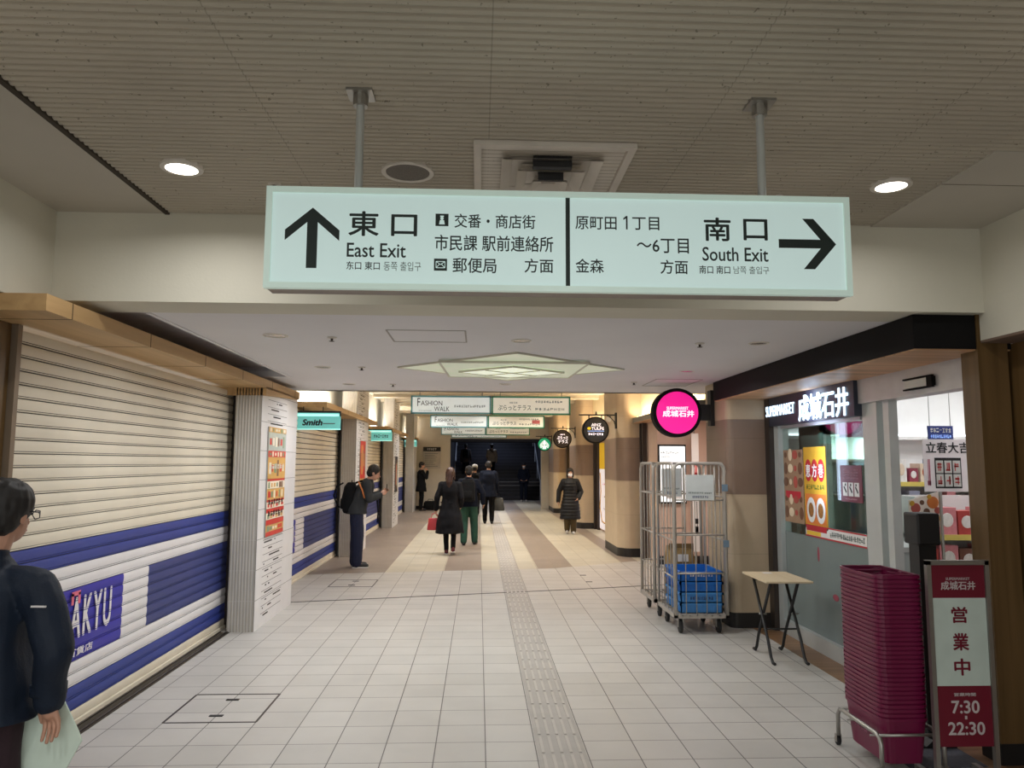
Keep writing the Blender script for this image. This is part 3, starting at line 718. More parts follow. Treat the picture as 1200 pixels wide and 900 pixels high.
for a in ((-1.071, 5.463, 2.6, 'ceiling sprinkler beside the downlight nearest the canopy'), (-1.12, 7.189, 2.6, 'ceiling sprinkler beside the second canopy side downlight'), (1.651, 5.545, 2.6, 'ceiling sprinkler beside the downlight near the black fascia'),
          (1.72, 8.3, 2.6, 'small sprinkler near the flush panel by the pink sign'), (-1.0, 8.75, 2.6, 'small sprinkler near the far edge of the white ceiling'),
          (-1.063, 3.813, 3.126, 'sprinkler above the East end of the direction sign'), (1.581, 3.841, 3.126, 'sprinkler just past the South end of the direction sign')):
    sprinkler(*a)
t = thing('ceiling_speaker', 'round grey speaker grille in the ribbed ceiling', 'speaker', (-0.361, 3.604, 3.10))
mb = MB(); mb.lathe([(0.105, 3.126), (0.108, 3.113), (0.128, 3.112), (0.132, 3.126)], (-0.361, 3.604, 0), 'Z', 32, cap=False); mb.build('rim', M_FIXW, t, True)
mb = MB(); mb.lathe([(0.0, 3.113), (0.106, 3.115), (0.107, 3.126)], (-0.361, 3.604, 0), 'Z', 32); mb.build('grille', mat('speaker_mesh', (112, 106, 98), 0.7, var=0.2, scale=180), t, True)
# square air diffuser
t = thing('air_vent', 'square stepped ceiling air diffuser behind the direction sign', 'air vent', (0.33, 3.56, 3.05))
vx0, vx1, vy0, vy1 = -0.035, 0.695, 3.21, 3.93
def ring(mb, x0, x1, y0, y1, z0, w, z1):   # sloped square ring
    o_ = [(x0, y0, z0), (x1, y0, z0), (x1, y1, z0), (x0, y1, z0)]; i_ = [(x0 + w, y0 + w, z1), (x1 - w, y0 + w, z1), (x1 - w, y1 - w, z1), (x0 + w, y1 - w, z1)]
    for k in range(4):
        mb.quad(o_[k], o_[(k + 1) % 4], i_[(k + 1) % 4], i_[k])
        mb.quad(*[(p[0], p[1], p[2] + 0.006) for p in (o_[(k + 1) % 4], o_[k], i_[k], i_[(k + 1) % 4])])
M_VENT = mat('vent_enamel', (214, 206, 194), 0.5)
mb = MB(); mb.box(vx0, vx1, vy0, vy0 + .035, 3.096, 3.117); mb.box(vx0, vx1, vy1 - .035, vy1, 3.096, 3.117); mb.box(vx0, vx0 + .035, vy0 + .035, vy1 - .035, 3.096, 3.117); mb.box(vx1 - .035, vx1, vy0 + .035, vy1 - .035, 3.096, 3.117); mb.box(vx0 + .002, vx1 - .002, vy0 + .002, vy1 - .002, 3.1175, 3.124)
mb.build('frame', M_VENT, t, True)
for i, (ins, z0, z1) in enumerate(((0.13, 3.085, 3.11), (0.205, 3.06, 3.095), (0.28, 3.04, 3.075))):
    mb = MB(); ring(mb, vx0 + ins, vx1 - ins, vy0 + ins, vy1 - ins, z0, 0.05, z1)
    mb.box(vx0 + ins + .02, vx1 - ins - .02, vy0 + ins + .02, vy1 - ins - .02, z1 + .004, z1 + .008); mb.build('louvre_ring', M_VENT, t, True)
mb = MB(); mb.box(0.24, 0.42, 3.36, 3.40, 3.062, 3.118); mb.box(0.27, 0.39, 3.455, 3.47, 3.035, 3.075); mb.build('air_slot', M_BLACK, t, True)
# star lamp
M_STARF = mat('star_lamp_frame', (206, 202, 184), 0.4); M_STARG = mat('star_lamp_glass', (222, 230, 206), 0.4, emit=0.24, var=0.06, scale=4)
M_STARG2 = mat('star_lamp_core_glass', (240, 248, 226), 0.4, emit=0.55, var=0.04, scale=4)
scx, scy = 0.305, 7.13
t = thing('star_lamp', 'large eight pointed star ceiling lamp with pale green glass', 'ceiling light', (scx, scy, 2.55))
def star_poly(pts, z0, z1, w, name_f, glass, gname):
    mb = MB(); n = len(pts)
    for i in range(n):
        a, b = pts[i], pts[(i + 1) % n]; mb.bar((*a, (z0 + z1) / 2), (*b, (z0 + z1) / 2), w, z1 - z0)
    mb.build(name_f, M_STARF, t, True)
    mb = MB(); mb.prism(pts, 'Z', z0 + .004, z1 - .004); mb.build(gname, glass, t, True)
dia = [(scx - 1.075, scy), (scx, scy - 1.03), (scx + 1.075, scy), (scx, scy + 1.03)]
sq = [(scx - .655, scy - .57), (scx + .655, scy - .57), (scx + .61, scy + .55), (scx - .61, scy + .55)]
star_poly(dia, 2.585, 2.600, .02, 'frame', M_STARG, 'diamond_glass')
star_poly(sq, 2.565, 2.585, .022, 'frame', M_STARG, 'square_glass')
star_poly([(scx - .5, scy), (scx, scy - .42), (scx + .5, scy), (scx, scy + .42)], 2.548, 2.565, .014, 'frame', M_STARG2, 'core_glass')
mb = MB(); mb.bar((scx - .25, scy - .21, 2.546), (scx + .25, scy + .21, 2.546), .012, .008); mb.bar((scx - .25, scy + .21, 2.546), (scx + .25, scy - .21, 2.546), .012, .008); mb.build('cross_bar', M_STARF, t, True)
# cove lights above the far canopies (lamps lying on the canopies)
M_COVE = mat('cove_tube', (255, 244, 224), 0.5, emit=9.0)
for a, b, lab in ((11.2, 13.7, 'cove light strip above the second shutter canopy'), (18.6, 19.9, 'cove light strip above the third shutter canopy'), (21.5, 23.5, 'cove light strip beyond the third pillar'), (26.7, 27.9, 'cove light strip by the end wall'), (15.5, 16.4, 'cove light strip just past the second fluted pillar')):
    mb = MB(); mb.box(-2.60, -2.56, a, b, 2.566, 2.59); tag(mb.build('cove_light', M_COVE), lab, 'strip light')
    area((-2.48, (a + b) / 2, 2.60), 0.05, 12 * (b - a), (1.0, 0.97, 0.92), (0, PI - math.radians(35), 0), size_y=b - a)
M_COVEW = mat('warm_cove_tube', (255, 224, 170), 0.5, emit=7.0)
for a, b, lab in ((9.9, 13.8, 'warm cove light strip above the canopy by the roll cages'), (15.6, 19.7, 'warm cove light strip above the second right canopy'), (21.6, 25.8, 'warm cove light strip above the third right canopy')):
    mb = MB(); mb.box(2.90, 2.94, a, b, 2.532, 2.55); tag(mb.build('cove_light', M_COVEW), lab, 'strip light')
    area((2.87, (a + b) / 2, 2.56), 0.05, 8 * (b - a), (1.0, 0.84, 0.60), (0, PI + math.radians(25), 0), size_y=b - a)

# ================================================================== roller shutters
PITCH_S, BASE_S = 0.078, 0.02
def shutter(y0, y1, xw, ztop, box_logo, box_big, label, detail=8):
    t = thing('roller_shutter', label, 'shutter', (xw, (y0 + y1) / 2, 0))
    mb = MB(); bm = mb.bm
    ys = sorted({y0, y1, *(v for v in (box_logo or ()) if y0 < v < y1), *(v for v in (box_big or ()) if y0 < v < y1)})
    if detail >= 8: prof = [(0.0, -0.007), (0.035, -0.008), (0.07, 0.0), (0.15, 0.0005), (0.175, -0.006), (0.21, 0.0), (0.40, 0.0022), (0.60, 0.003), (0.80, 0.0022), (0.96, 0.0)]
    else: prof = [(0.0, -0.010), (0.10, 0.0), (0.5, 0.004), (0.9, 0.001)]
    rows = []; n = int(round((ztop - BASE_S) / PITCH_S))
    for k in range(n):
        for fr, dx in prof: rows.append((BASE_S + (k + fr) * PITCH_S, dx, k, fr))
    rows.append((BASE_S + n * PITCH_S, -0.011, n, 0))
    grid = [[bm.verts.new((xw + dx, y, z)) for y in ys] for z, dx, k, fr in rows]
    for i in range(len(rows) - 1):
        k, fr = rows[i][2], rows[i][3]
        for j in range(len(ys) - 1):
            ym = (ys[j] + ys[j + 1]) / 2
            if fr < 0.04 or 0.15 < fr < 0.2: mi = 5
            elif k in (1, 2, 13, 14): mi = 2
            elif 3 <= k <= 12:
                mi = 1
                if 5 <= k <= 10:
                    if box_logo and box_logo[0] < ym < box_logo[1]: mi = 4
                    if box_big and box_big[0] < ym < box_big[1]: mi = 3
            else: mi = 0
            f = bm.faces.new((grid[i][j], grid[i][j + 1], grid[i + 1][j + 1], grid[i + 1][j])); f.material_index = mi; f.smooth = False
    bm.faces.index_update(); mb.build('curtain', [M_CREAM, M_SWHITE, M_SBLUE, M_SNAVY, M_SLOGO, M_GROOVED], t, True)
    mb = MB(); mb.box(xw - .02, xw + .018, y0, y1, 0.003, BASE_S + .012); mb.build('bottom_bar', M_CREAM, t, True)
    for yy in (y0, y1):
        mb = MB(); mb.box(xw - .03, xw + .035, yy - .035, yy + .005, 0, ztop); mb.build('guide_rail', mat('rail_bronze', (128, 112, 94), 0.5, 0.3) if yy == y0 else M_DALU, t, True)
    return t
sh = shutter(4.30, 8.12, -2.6, 2.456, (4.62, 5.785), (6.21, 8.12), 'near cream roller shutter with blue bands and large painted lettering')
cuts = [(BASE_S + (k + a) * PITCH_S, BASE_S + (k + b) * PITCH_S) for k in range(5, 11) for a, b in ((-0.02, 0.05), (0.15, 0.19))]
text('ODAKYU', 'left', 4.74, 5.595, 0.555, 0.825, -2.589, M_SWHITE, sh, 0.02, cut=cuts, spacing=1.25)
text('小田急百貨店', 'left', 4.72, 5.36, 0.445, 0.495, -2.589, M_SWHITE, sh, 0.02)
mb = MB()
for q in ((5.055, 5.08, .78, .852), (5.135, 5.16, .78, .852), (5.055, 5.16, .835, .862)): mb.box(-2.5885, -2.5855, *q)
mb.build('pink_mark', mat('pink_paint', (226, 110, 132), 0.5), sh, True)
sh2 = shutter(9.45, 14.15, -2.6, 2.47, (9.9, 11.02), (11.55, 14.15), 'second cream and blue shutter behind the first teal hanging sign', 4)
text('ODAKYU', 'left', 10.0, 10.9, 0.55, 0.80, -2.589, M_SWHITE, sh2, 0.02)
sh3 = shutter(15.45, 20.2, -2.6, 2.47, (15.9, 17.0), (17.5, 20.2), 'third cream and blue shutter beyond the second fluted pillar', 4)
sh4 = shutter(21.45, 26.3, -2.6, 2.47, None, (22.2, 26.3), 'farthest cream and blue shutter before the end wall', 4)

# ------------------------------------------------------------------ small signs on the left
M_TEAL = mat('teal_acrylic', (116, 200, 194), 0.35, emit=0.40, var=0.08, scale=5)
M_TEALB = mat('teal_lit_edge', (176, 246, 236), 0.35, emit=0.9)
def teal_sign(y, x0, x1, z0, z1, words, label):
    t = thing('hanging_shop_sign', label, 'sign', ((x0 + x1) / 2, y, z0))
    mb = MB(); mb.box(x0, x1, y - .012, y + .012, z0, z1); mb.build('panel', M_TEAL, t, True)
    mb = MB(); mb.box(x0, x1, y - .018, y + .018, z0 - .012, z0); mb.box(x0 + .02, x1 - .02, y - .02, y - .012, z1 - .05, z1 - .012); mb.build('lit_edge', M_TEALB, t, True)
    mb = MB(); mb.box(x0 - .005, x1 + .005, y - .03, y + .03, z1, z1 + .025); mb.box(x0 - .004, x0 + .012, y - .022, y + .022, z1 - .05, z1); mb.box(x1 - .012, x1 + .004, y - .022, y + .022, z1 - .05, z1); mb.build('top_rail', M_BLACK, t, True)
    w_ = x1 - x0
    if words is None: scribble('front', x0 + w_ * .25, x0 + w_ * .85, z0 + (z1 - z0) * .25, z0 + (z1 - z0) * .55, y - .014, M_BKINK, t, 7)
    else: text(words, 'front', x0 + w_ * .14, x0 + w_ * .60, z0 + (z1 - z0) * .2, z0 + (z1 - z0) * .6, y - .014, M_BKINK, t, 0.07, shear=0.2)
    if words:
        mb = MB(); mb.box(x0 + w_ * .61, x0 + w_ * .88, y - .0145, y - .012, z0 + (z1 - z0) * .30, z0 + (z1 - z0) * .36); mb.build('underline', M_INKG, t, True)
    mb = MB()
    for xx in (x0 + .1, x1 - .25): mb.box(xx - .006, xx + .006, y - .006, y + .006, z1 + .02, 2.49)
    mb.build('hanger', M_BLACK, t, True)
teal_sign(10.95, -2.62, -1.99, 2.17, 2.40, 'Smith', 'teal hanging shop sign over the second shutter with italic black word')
teal_sign(18.4, -2.68, -2.10, 2.22, 2.47, None, 'middle teal hanging shop sign beyond the second fluted pillar')
teal_sign(26.4, -2.70, -2.15, 2.25, 2.47, None, 'farthest teal hanging shop sign by the end wall')

# poster boxes on the pillars' white sides
rr = random.Random(11)
def poster_left(y0, y1, z0, z1, x, label, rows, name='poster'):
    t = thing(name, label, 'poster', (x, (y0 + y1) / 2, z0))
    mb = MB(); mb.box(x, x + .012, y0, y1, z0, z1); mb.build('backing', M_STEEL, t, True)
    mb = MB(); h = (z1 - z0); xs = x + .012
    mats = [mat('poster_red', (206, 52, 44), .4), mat('poster_gold', (214, 168, 96), .4), mat('poster_cream', (236, 226, 206), .4), mat('poster_brown', (120, 84, 60), .4), mat('poster_green', (130, 150, 120), .4), mat('poster_silver', (196, 204, 196), .15), mat('poster_black', (34, 32, 36), .4)]
    for f0, f1, mi in rows: mb.mi = mi; mb.box(xs, xs + .002, y0 + .006, y1 - .006, z0 + f0 * h + .003, z0 + f1 * h)
    mb.build('sheet', mats, t, True)
    mb = MB()
    for f0, f1, mi in rows:
        if f1 - f0 < .05: continue
        n = 6
        for k in range(n):
            ya = y0 + (y1 - y0) * (.06 + k * .15); mb.mi = rr.choice([m for m in range(5) if m != mi])
            hh = rr.uniform(.3, .85) * (f1 - f0) * h; zc = z0 + (f0 + f1) / 2 * h
            mb.box(xs + .002, xs + .0035, ya, ya + (y1 - y0) * rr.uniform(.06, .13), zc - hh / 2, zc + hh / 2)
    mb.build('food_print', mats, t, True)
    return t, xs
t, xs = poster_left(8.12, 8.84, 0.91, 2.07, -2.235, 'tall red and gold food poster on the first fluted pillar', ((0, .04, 0), (.04, .10, 1), (.10, .15, 0), (.15, .21, 2), (.21, .25, 0), (.25, .31, 2), (.31, .33, 0), (.33, .43, 1), (.43, .50, 2), (.50, .52, 0), (.52, .72, 1), (.72, .78, 0), (.78, .95, 5), (.95, 1, 1)))
for zz in (1.12, 1.24, 1.62): scribble('left', 8.18, 8.78, zz, zz + .06, xs + .0035, M_BKINK if zz < 1.5 else M_WHITE, t, 6)
t, xs = poster_left(14.35, 15.0, 1.15, 2.10, -2.235, 'narrow red poster on the second pillar above the man with the backpack', ((0, .25, 1), (.25, 1, 0)))
t, xs = poster_left(20.35, 21.0, 0.9, 1.85, -2.235, 'narrow black notice panel on the third pillar', ((0, 1, 6),))
t['label'] = 'narrow dark notice panel on the third fluted pillar'
# notice board on the end wall
t = thing('notice_board', 'grey notice board with black heading on the end wall', 'notice board', (-1.72, 27.97, 1.48))
mb = MB(); mb.box(-2.04, -1.40, 27.96, 27.985, 1.47, 2.26); mb.build('board', mat('notice_grey', (182, 176, 170), .5), t, True)
mb = MB(); mb.box(-2.04, -1.40, 27.952, 27.96, 2.10, 2.26); mb.build('heading', M_BLACK, t, True)
scribble('front', -1.9, -1.55, 2.14, 2.22, 27.95, M_WHITE, t, 5)
mb = MB()
for k in range(8): mb.box(-1.98, -1.98 + rr.uniform(.3, .5), 27.957, 27.96, 1.55 + k * .066, 1.565 + k * .066)
mb.build('text_lines', M_INKG, t, True)

# ================================================================== hanging boards over the far corridor
M_BOARDF = mat('board_face', (214, 222, 222), 0.4, emit=0.30, var=0.03)
M_BOARDB = mat('board_face_warm', (222, 220, 208), 0.4, emit=0.22, var=0.03)
M_GREENF = mat('green_frame', (44, 122, 92), 0.5, emit=0.05); M_BLUEF = mat('teal_blue_frame', (86, 140, 146), 0.5, emit=0.05)
def board(y, x0, x1, z0, z1, kind, label, lines=True):
    t = thing('hanging_board', label, 'sign', ((x0 + x1) / 2, y, z0))
    mb = MB(); mb.box(x0 + .02, x1 - .02, y - .03, y + .03, z0 + .02, z1 - .02); mb.build('panel', M_BOARDF if kind == 'walk' else M_BOARDB, t, True)
    mb = MB(); fw = .028
    for q in ((x0, x1, z0, z0 + fw), (x0, x1, z1 - fw, z1), (x0, x0 + fw, z0, z1), (x1 - fw, x1, z0, z1)): mb.box(q[0], q[1], y - .036, y + .036, q[2], q[3])
    mb.build('frame', M_BLUEF if kind == 'walk' else M_GREENF, t, True)
    w_, h_ = x1 - x0, z1 - z0; d = y - .031
    if kind == 'walk':
        text('F', 'front', x0 + w_ * .08, x0 + w_ * .115, z0 + h_ * .42, z0 + h_ * .86, d, M_BKINK, t, .0); text('ASHION', 'front', x0 + w_ * .125, x0 + w_ * .39, z0 + h_ * .46, z0 + h_ * .72, d, M_BKINK, t, .0)
        text('WALK', 'front', x0 + w_ * .29, x0 + w_ * .48, z0 + h_ * .15, z0 + h_ * .40, d, M_BKINK, t, .0)
        scribble('front', x0 + w_ * .10, x0 + w_ * .26, z0 + h_ * .16, z0 + h_ * .20, d, M_INKG, t, 8)
        scribble('front', x0 + w_ * .54, x0 + w_ * .93, z0 + h_ * .36, z0 + h_ * .50, d, M_INKG, t, 14)
    else:
        text('ぷらっとテラス', 'front', x0 + w_ * .08, x0 + w_ * .50, z0 + h_ * .24, z0 + h_ * .52, d, mat('moss_ink', (62, 84, 60), .6), t, .01)
        scribble('front', x0 + w_ * .22, x0 + w_ * .33, z0 + h_ * .60, z0 + h_ * .70, d, M_INKG, t, 4)
        scribble('front', x0 + w_ * .55, x0 + w_ * .93, z0 + h_ * .24, z0 + h_ * .38, d, M_INKG, t, 8)
        scribble('front', x0 + w_ * .55, x0 + w_ * .90, z0 + h_ * .64, z0 + h_ * .78, d, M_INKG, t, 10)
        if lines == 'red':
            mb = MB(); mb.box(x0 + w_ * .78, x0 + w_ * .92, d - .002, d, z0 + h_ * .36, z0 + h_ * .64); mb.build('red_patch', mat('faded_red', (178, 92, 92), .6), t, True)
    mb = MB()
    for xx in (x0 + .15, x1 - .15): mb.tube([(xx, y, z1 - .005), (xx, y, 3.379)], .008, 6)
    mb.build('hanger_rod', M_STEEL, t, True)
for y, n, z0 in ((13.0, 'first', 2.525), (18.2, 'second', 2.53), (23.4, 'third', 2.545)):
    board(y, -1.17, .205, z0, z0 + (.315 if n == 'first' else .30), 'walk', '%s white hanging board with teal frame and tall black capitals' % n)
    board(y, .212, 1.575, z0 - .005, z0 + (.315 if n == 'first' else .30), 'terrace', '%s white hanging board with green frame and moss green kana' % n, 'red' if n == 'second' else True)
board(27.4, -1.0, 1.0, 2.58, 2.72, 'walk', 'farthest hanging board just before the stair opening', False)

# ================================================================== round bracket signs on the right
M_PINKLIT = mat('pink_lit_face', (236, 24, 140), 0.4, emit=0.85, var=0.01)
M_LIT = mat('white_lit_letter', (255, 246, 250), 0.4, emit=1.0)
t = thing('round_shop_sign', 'large round lit pink shop sign on a black wall bracket', 'sign', (2.212, 8.4, 2.0))
mb = MB(); mb.lathe([(0.262, 8.34), (0.274, 8.335), (0.274, 8.47), (0.262, 8.475)], (2.212, 0, 2.264), 'Y', 48); mb.build('case', M_BLACKG, t, True)
mb = MB(); mb.lathe([(0.235, 8.330), (0.235, 8.342)], (2.212, 0, 2.264), 'Y', 48); mb.build('lit_face', M_PINKLIT, t, True)
text('SUPERMARKET', 'front', 2.09, 2.335, 2.295, 2.33, 8.329, M_LIT, t, .03)
text('成城石井', 'front', 2.045, 2.40, 2.215, 2.29, 8.329, M_LIT, t, .03)
mb = MB(); mb.box(2.46, 2.61, 8.37, 8.45, 2.18, 2.36); mb.box(2.595, 2.638, 8.35, 8.47, 2.12, 2.52); mb.build('bracket', M_BLACK, t, True)
def bracket_sign(cx, y, cz, r, xw, face, label, kind):
    t = thing('round_shop_sign', label, 'sign', (cx, y, cz - r))
    mb = MB(); mb.lathe([(r * .94, y - .055), (r, y - .06), (r, y + .06), (r * .94, y + .055)], (cx, 0, cz), 'Y', 40); mb.build('case', M_BLACKG, t, True)
    mb = MB(); mb.lathe([(r * .90, y - .062), (r * .90, y - .05)], (cx, 0, cz), 'Y', 40); mb.build('face', face, t, True)
    d = y - .063
    if kind == 'pharmacy':
        text('AINZ', 'front', cx - .085, cx + .10, cz + .07, cz + .125, d, M_LIT, t, .03); text('TULPE', 'front', cx - .085, cx + .155, cz + .0, cz + .055, d, M_LIT, t, .03)
        mb = MB(); mb.ell((cx - .125, d, cz + .03), (.035, .003, .026)); mb.build('yellow_mark', mat('yellow_lit', (240, 208, 40), .4, emit=.6), t, True)
        mb = MB(); mb.box(cx - .155, cx + .155, d - .001, d + .001, cz - .028, cz - .012); mb.build('blue_line', mat('pale_blue_lit', (150, 180, 230), .4, emit=.6), t, True)
        scribble('front', cx - .14, cx + .14, cz - .10, cz - .055, d, M_LIT, t, 7)
    elif kind == 'terrace':
        text('ぷらっと', 'front', cx - .15, cx + .15, cz - .01, cz + .075, d, M_LIT, t, .03); text('テラス', 'front', cx - .12, cx + .14, cz - .12, cz - .03, d, M_LIT, t, .03); scribble('front', cx - .07, cx + .07, cz + .10, cz + .13, d, M_LIT, t, 4)
    else:
        mb = MB(); mb.ell((cx, d, cz + .03), (.055, .003, .065)); mb.prism([(cx - .06, cz + .10), (cx - .03, cz + .12), (cx, cz + .145), (cx + .03, cz + .12), (cx + .06, cz + .10), (cx, cz + .08)], 'Y', d - .002, d)
        for s_ in (-1, 1):
            for k in range(4): mb.tube([(cx + s_ * (.07 + .025 * k), d, cz + .09 - k * .03), (cx + s_ * (.085 + .022 * k), d, cz - .01 - k * .02), (cx + s_ * (.06 + .02 * k), d, cz - .10 - k * .012)], .008, 6)
        mb.prism([(cx - .05, cz - .05), (cx + .05, cz - .05), (cx + .065, cz - .17), (cx - .065, cz - .17)], 'Y', d - .002, d); mb.build('emblem', M_LIT, t, True)
    top = cz + r
    mb = MB(); mb.bar((cx - r - .06, y, top + .035), (xw, y, top + .035), .02, .025); mb.box(xw - .02, xw + .012, y - .05, y + .05, top - .22, top + .08)
    mb.tube([(xw - .01, y, top - .18), (xw - .04, y, top - .08), (xw - .11, y, top - .01), (xw - .18, y, top + .03)], .009, 8)
    for s_ in (-1, 1): mb.bar((cx + s_ * .12, y, top - .04), (cx + s_ * .12, y, top + .03), .02, .02)
    mb.build('bracket', M_BLACK, t, True)
    mb = MB(); mb.cap((cx + .02, y, top + .05), .02, (cx + .02, y, top + .09), .014); mb.build('finial', M_BLACK, t, True)
bracket_sign(2.18, 14.1, 2.313, .25, 2.575, mat('charcoal_face', (44, 44, 48), .4), 'round charcoal shop sign with white capitals and yellow dot', 'pharmacy')
bracket_sign(2.22, 20.1, 2.335, .245, 2.575, mat('brown_face', (52, 40, 36), .4), 'round dark brown sign with white kana on the third stone pillar', 'terrace')
bracket_sign(2.30, 26.6, 2.35, .24, 2.575, mat('green_lit_face', (20, 150, 104), .4, emit=.7), 'round lit green sign with white emblem near the stairs', 'emblem')
def spot(x, y, z, label):
    t = thing('sign_spotlight', label, 'spotlight', (x, y, z))
    mb = MB(); mb.lathe([(.03, 0), (.055, -.06), (.05, -.062)], (x, y, z), 'Y', 16); mb.build('head', M_WHITE, t, True)
    mb = MB(); mb.tube([(x, y, z), (x + .05, y + .02, z + .06)], .012, 8); mb.build('arm', M_BLACK, t, True)
spot(2.43, 14.16, 2.52, 'white spotlight behind the charcoal round sign'); spot(2.44, 20.16, 2.55, 'white spotlight behind the dark brown round sign')

# lightbox poster and banner in the shop bay behind the cages
t = thing('lightbox_poster', 'tall glowing white poster box on the pink wall behind the roll cages', 'poster', (3.31, 12.86, 1.04))
mb = MB(); mb.box(3.065, 3.54, 12.83, 12.88, 1.02, 2.02); mb.build('case', M_BLACKG, t, True)
mb = MB(); mb.box(3.085, 3.52, 12.822, 12.832, 1.05, 1.99); mb.build('lit_sheet', mat('lit_sheet', (248, 250, 250), .4, emit=1.0), t, True)
scribble('front', 3.1, 3.42, 1.86, 1.91, 12.821, M_INKG, t, 8); scribble('front', 3.1, 3.3, 1.80, 1.83, 12.821, M_INKG, t, 6)
mb = MB(); mb.box(3.20, 3.44, 12.819, 12.822, 1.10, 1.62); mb.build('picture', mat('pale_picture', (196, 190, 186), .5, emit=.3), t, True)
t = thing('vertical_banner', 'narrow white vertical banner with red characters behind the roll cages', 'banner', (3.62, 12.6, 0.2))
mb = MB(); mb.box(3.56, 3.68, 12.55, 12.565, 0.25, 2.2); mb.build('cloth', M_WHITE, t, True)
scribble('front', 3.58, 3.66, 1.5, 1.72, 12.549, mat('banner_red', (206, 60, 60), .5), t, 1); scribble('front', 3.58, 3.66, 1.22, 1.42, 12.549, mat('banner_red', (206, 60, 60), .5), t, 1, 4); scribble('front', 3.58, 3.66, .5, 1.1, 12.549, M_BKINK, t, 1, 3)
mb = MB(); mb.tube([(3.62, 12.6, 0.0), (3.62, 12.6, 2.3)], .012); mb.lathe([(.14, 0), (.14, .02)], (3.62, 12.6, 0), 'Z', 20); mb.build('pole', M_STEEL, t, True)
area((3.5, 11.4, 2.42), .5, 22, (1, .86, .80), shape='SQUARE')
# shop poster beyond the second pillar
t = thing('wall_poster', 'white shop panel with yellow header beyond the second stone pillar', 'panel', (3.1, 18.6, .05))
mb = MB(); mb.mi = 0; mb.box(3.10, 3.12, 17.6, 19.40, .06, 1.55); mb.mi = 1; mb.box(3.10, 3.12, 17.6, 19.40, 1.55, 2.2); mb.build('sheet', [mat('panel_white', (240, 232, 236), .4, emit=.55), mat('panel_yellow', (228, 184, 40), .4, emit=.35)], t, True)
mb = MB(); mb.tube([(3.098, 19.25, 1.45), (3.098, 19.15, 1.0), (3.098, 19.3, .6), (3.098, 19.0, .25), (3.098, 18.0, .2)], .02, 6); mb.build('gold_swirl', mat('gold_swirl', (206, 160, 84), .5), t, True)
for k in range(3): scribble('right', 17.9, 18.9, 1.15 - k * .3, 1.2 - k * .3, 3.098, M_INKG if k else mat('berry_red', (190, 30, 70), .5), t, 6, k)
area((2.9, 17.6, 2.40), .3, 12, (1, .88, .72), shape='SQUARE')
t = thing('wall_poster', 'narrow yellow shop panel beyond the third stone pillar', 'panel', (3.1, 24.6, .05))
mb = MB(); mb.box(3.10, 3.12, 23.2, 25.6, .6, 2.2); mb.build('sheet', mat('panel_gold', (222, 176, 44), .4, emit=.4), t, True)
scribble('right', 24.0, 25.3, 1.4, 1.6, 3.098, M_BKINK, t, 4)

# ================================================================== supermarket front
XG = 3.15
mb = MB(); mb.mi = 0; mb.prism([(2.60, 4.37), (3.2, 4.37), (3.2, 8.26), (2.60, 8.26)], 'Z', 2.392, 2.597)
mb.mi = 1; mb.box(2.61, 3.2, 4.38, 8.25, 2.384, 2.392)
o = struct('trim_18', mb, [M_BLACKG, M_SOFFIT], 'black fascia with wooden plank underside over the supermarket front', cat='trim')
# frame: posts, header, sill, sliding door leaf
t = thing('glass_shopfront', 'glazed supermarket front with pale frame and open sliding door', 'shopfront', (XG, 6.4, 0))
mb = MB(); mb.box(XG - .05, XG + .06, 7.72, 7.83, 0, 2.39); mb.build('frame_post', M_ALU, t, True)
for q in ((XG - .03, XG + .06, 5.80, 6.02), (XG - .01, XG + .06, 5.66, 5.74), (XG - .06, XG + .08, 4.60, 4.68)):
    mb = MB(); mb.box(*q, 0, 2.2); mb.build('frame_post', M_ALU, t, True)
mb = MB(); mb.box(XG - .06, XG + .08, 4.60, 6.06, 2.19, 2.385); mb.box(XG - .03, XG + .05, 6.06, 7.8, 2.06, 2.10); mb.build('header', mat('pale_metal_panel', (200, 200, 204), .35, .3), t, True)
mb = MB(); mb.box(XG - .05, XG + .05, 6.06, 7.72, 0, .14); mb.build('sill', M_ALU, t, True)
mb = MB(); mb.box(XG - .004, XG + .004, 6.06, 7.72, 1.02, 2.06); mb.build('glass', glass_mat('clear_glass', refl=.10), t, True)
mb = MB(); mb.box(XG - .004, XG + .004, 6.06, 7.72, .14, 1.02); fl = mb.build('frosted_glass', glass_mat('frosted_glass', (205, 212, 210), .06, (150, 160, 158), .62), t, True)
mb = MB(); mb.box(XG + .075, XG + .083, 5.76, 6.9, .05, 2.18); mb.build('sliding_leaf', glass_mat('leaf_glass', refl=.06), t, True)
mb = MB(); mb.mi = 1; mb.box(XG - .085, XG - .055, 5.02, 5.30, 2.24, 2.295); mb.mi = 0; mb.box(XG - .09, XG - .06, 4.96, 5.02, 2.235, 2.30); mb.box(XG - .09, XG - .07, 4.96, 5.31, 2.225, 2.235); mb.box(XG - .09, XG - .07, 4.96, 5.31, 2.30, 2.31); mb.build('door_sensor', [M_BLACKG, M_ALU], t, True)
mb = MB(); mb.mi = 0; mb.box(3.05, 3.12, 7.83, 7.95, 0, 2.39); mb.box(3.11, 3.2, 7.83, 8.0, 0, 2.39); mb.build('corner_post', M_DALU, t, True)
for (a, b, c, d, nm) in ((6.32, 6.36, .62, .78, 'red_decal'), (6.95, 7.0, .80, .94, 'red_decal'), (6.6, 6.72, .5, .56, 'red_decal')):
    mb = MB(); mb.ell((XG - .0045, (a + b) / 2, (c + d) / 2), (.0008, (b - a) / 2, (d - c) / 2), n=10); mb.build(nm, mat('decal_red', (150, 70, 84), .6), t, True)
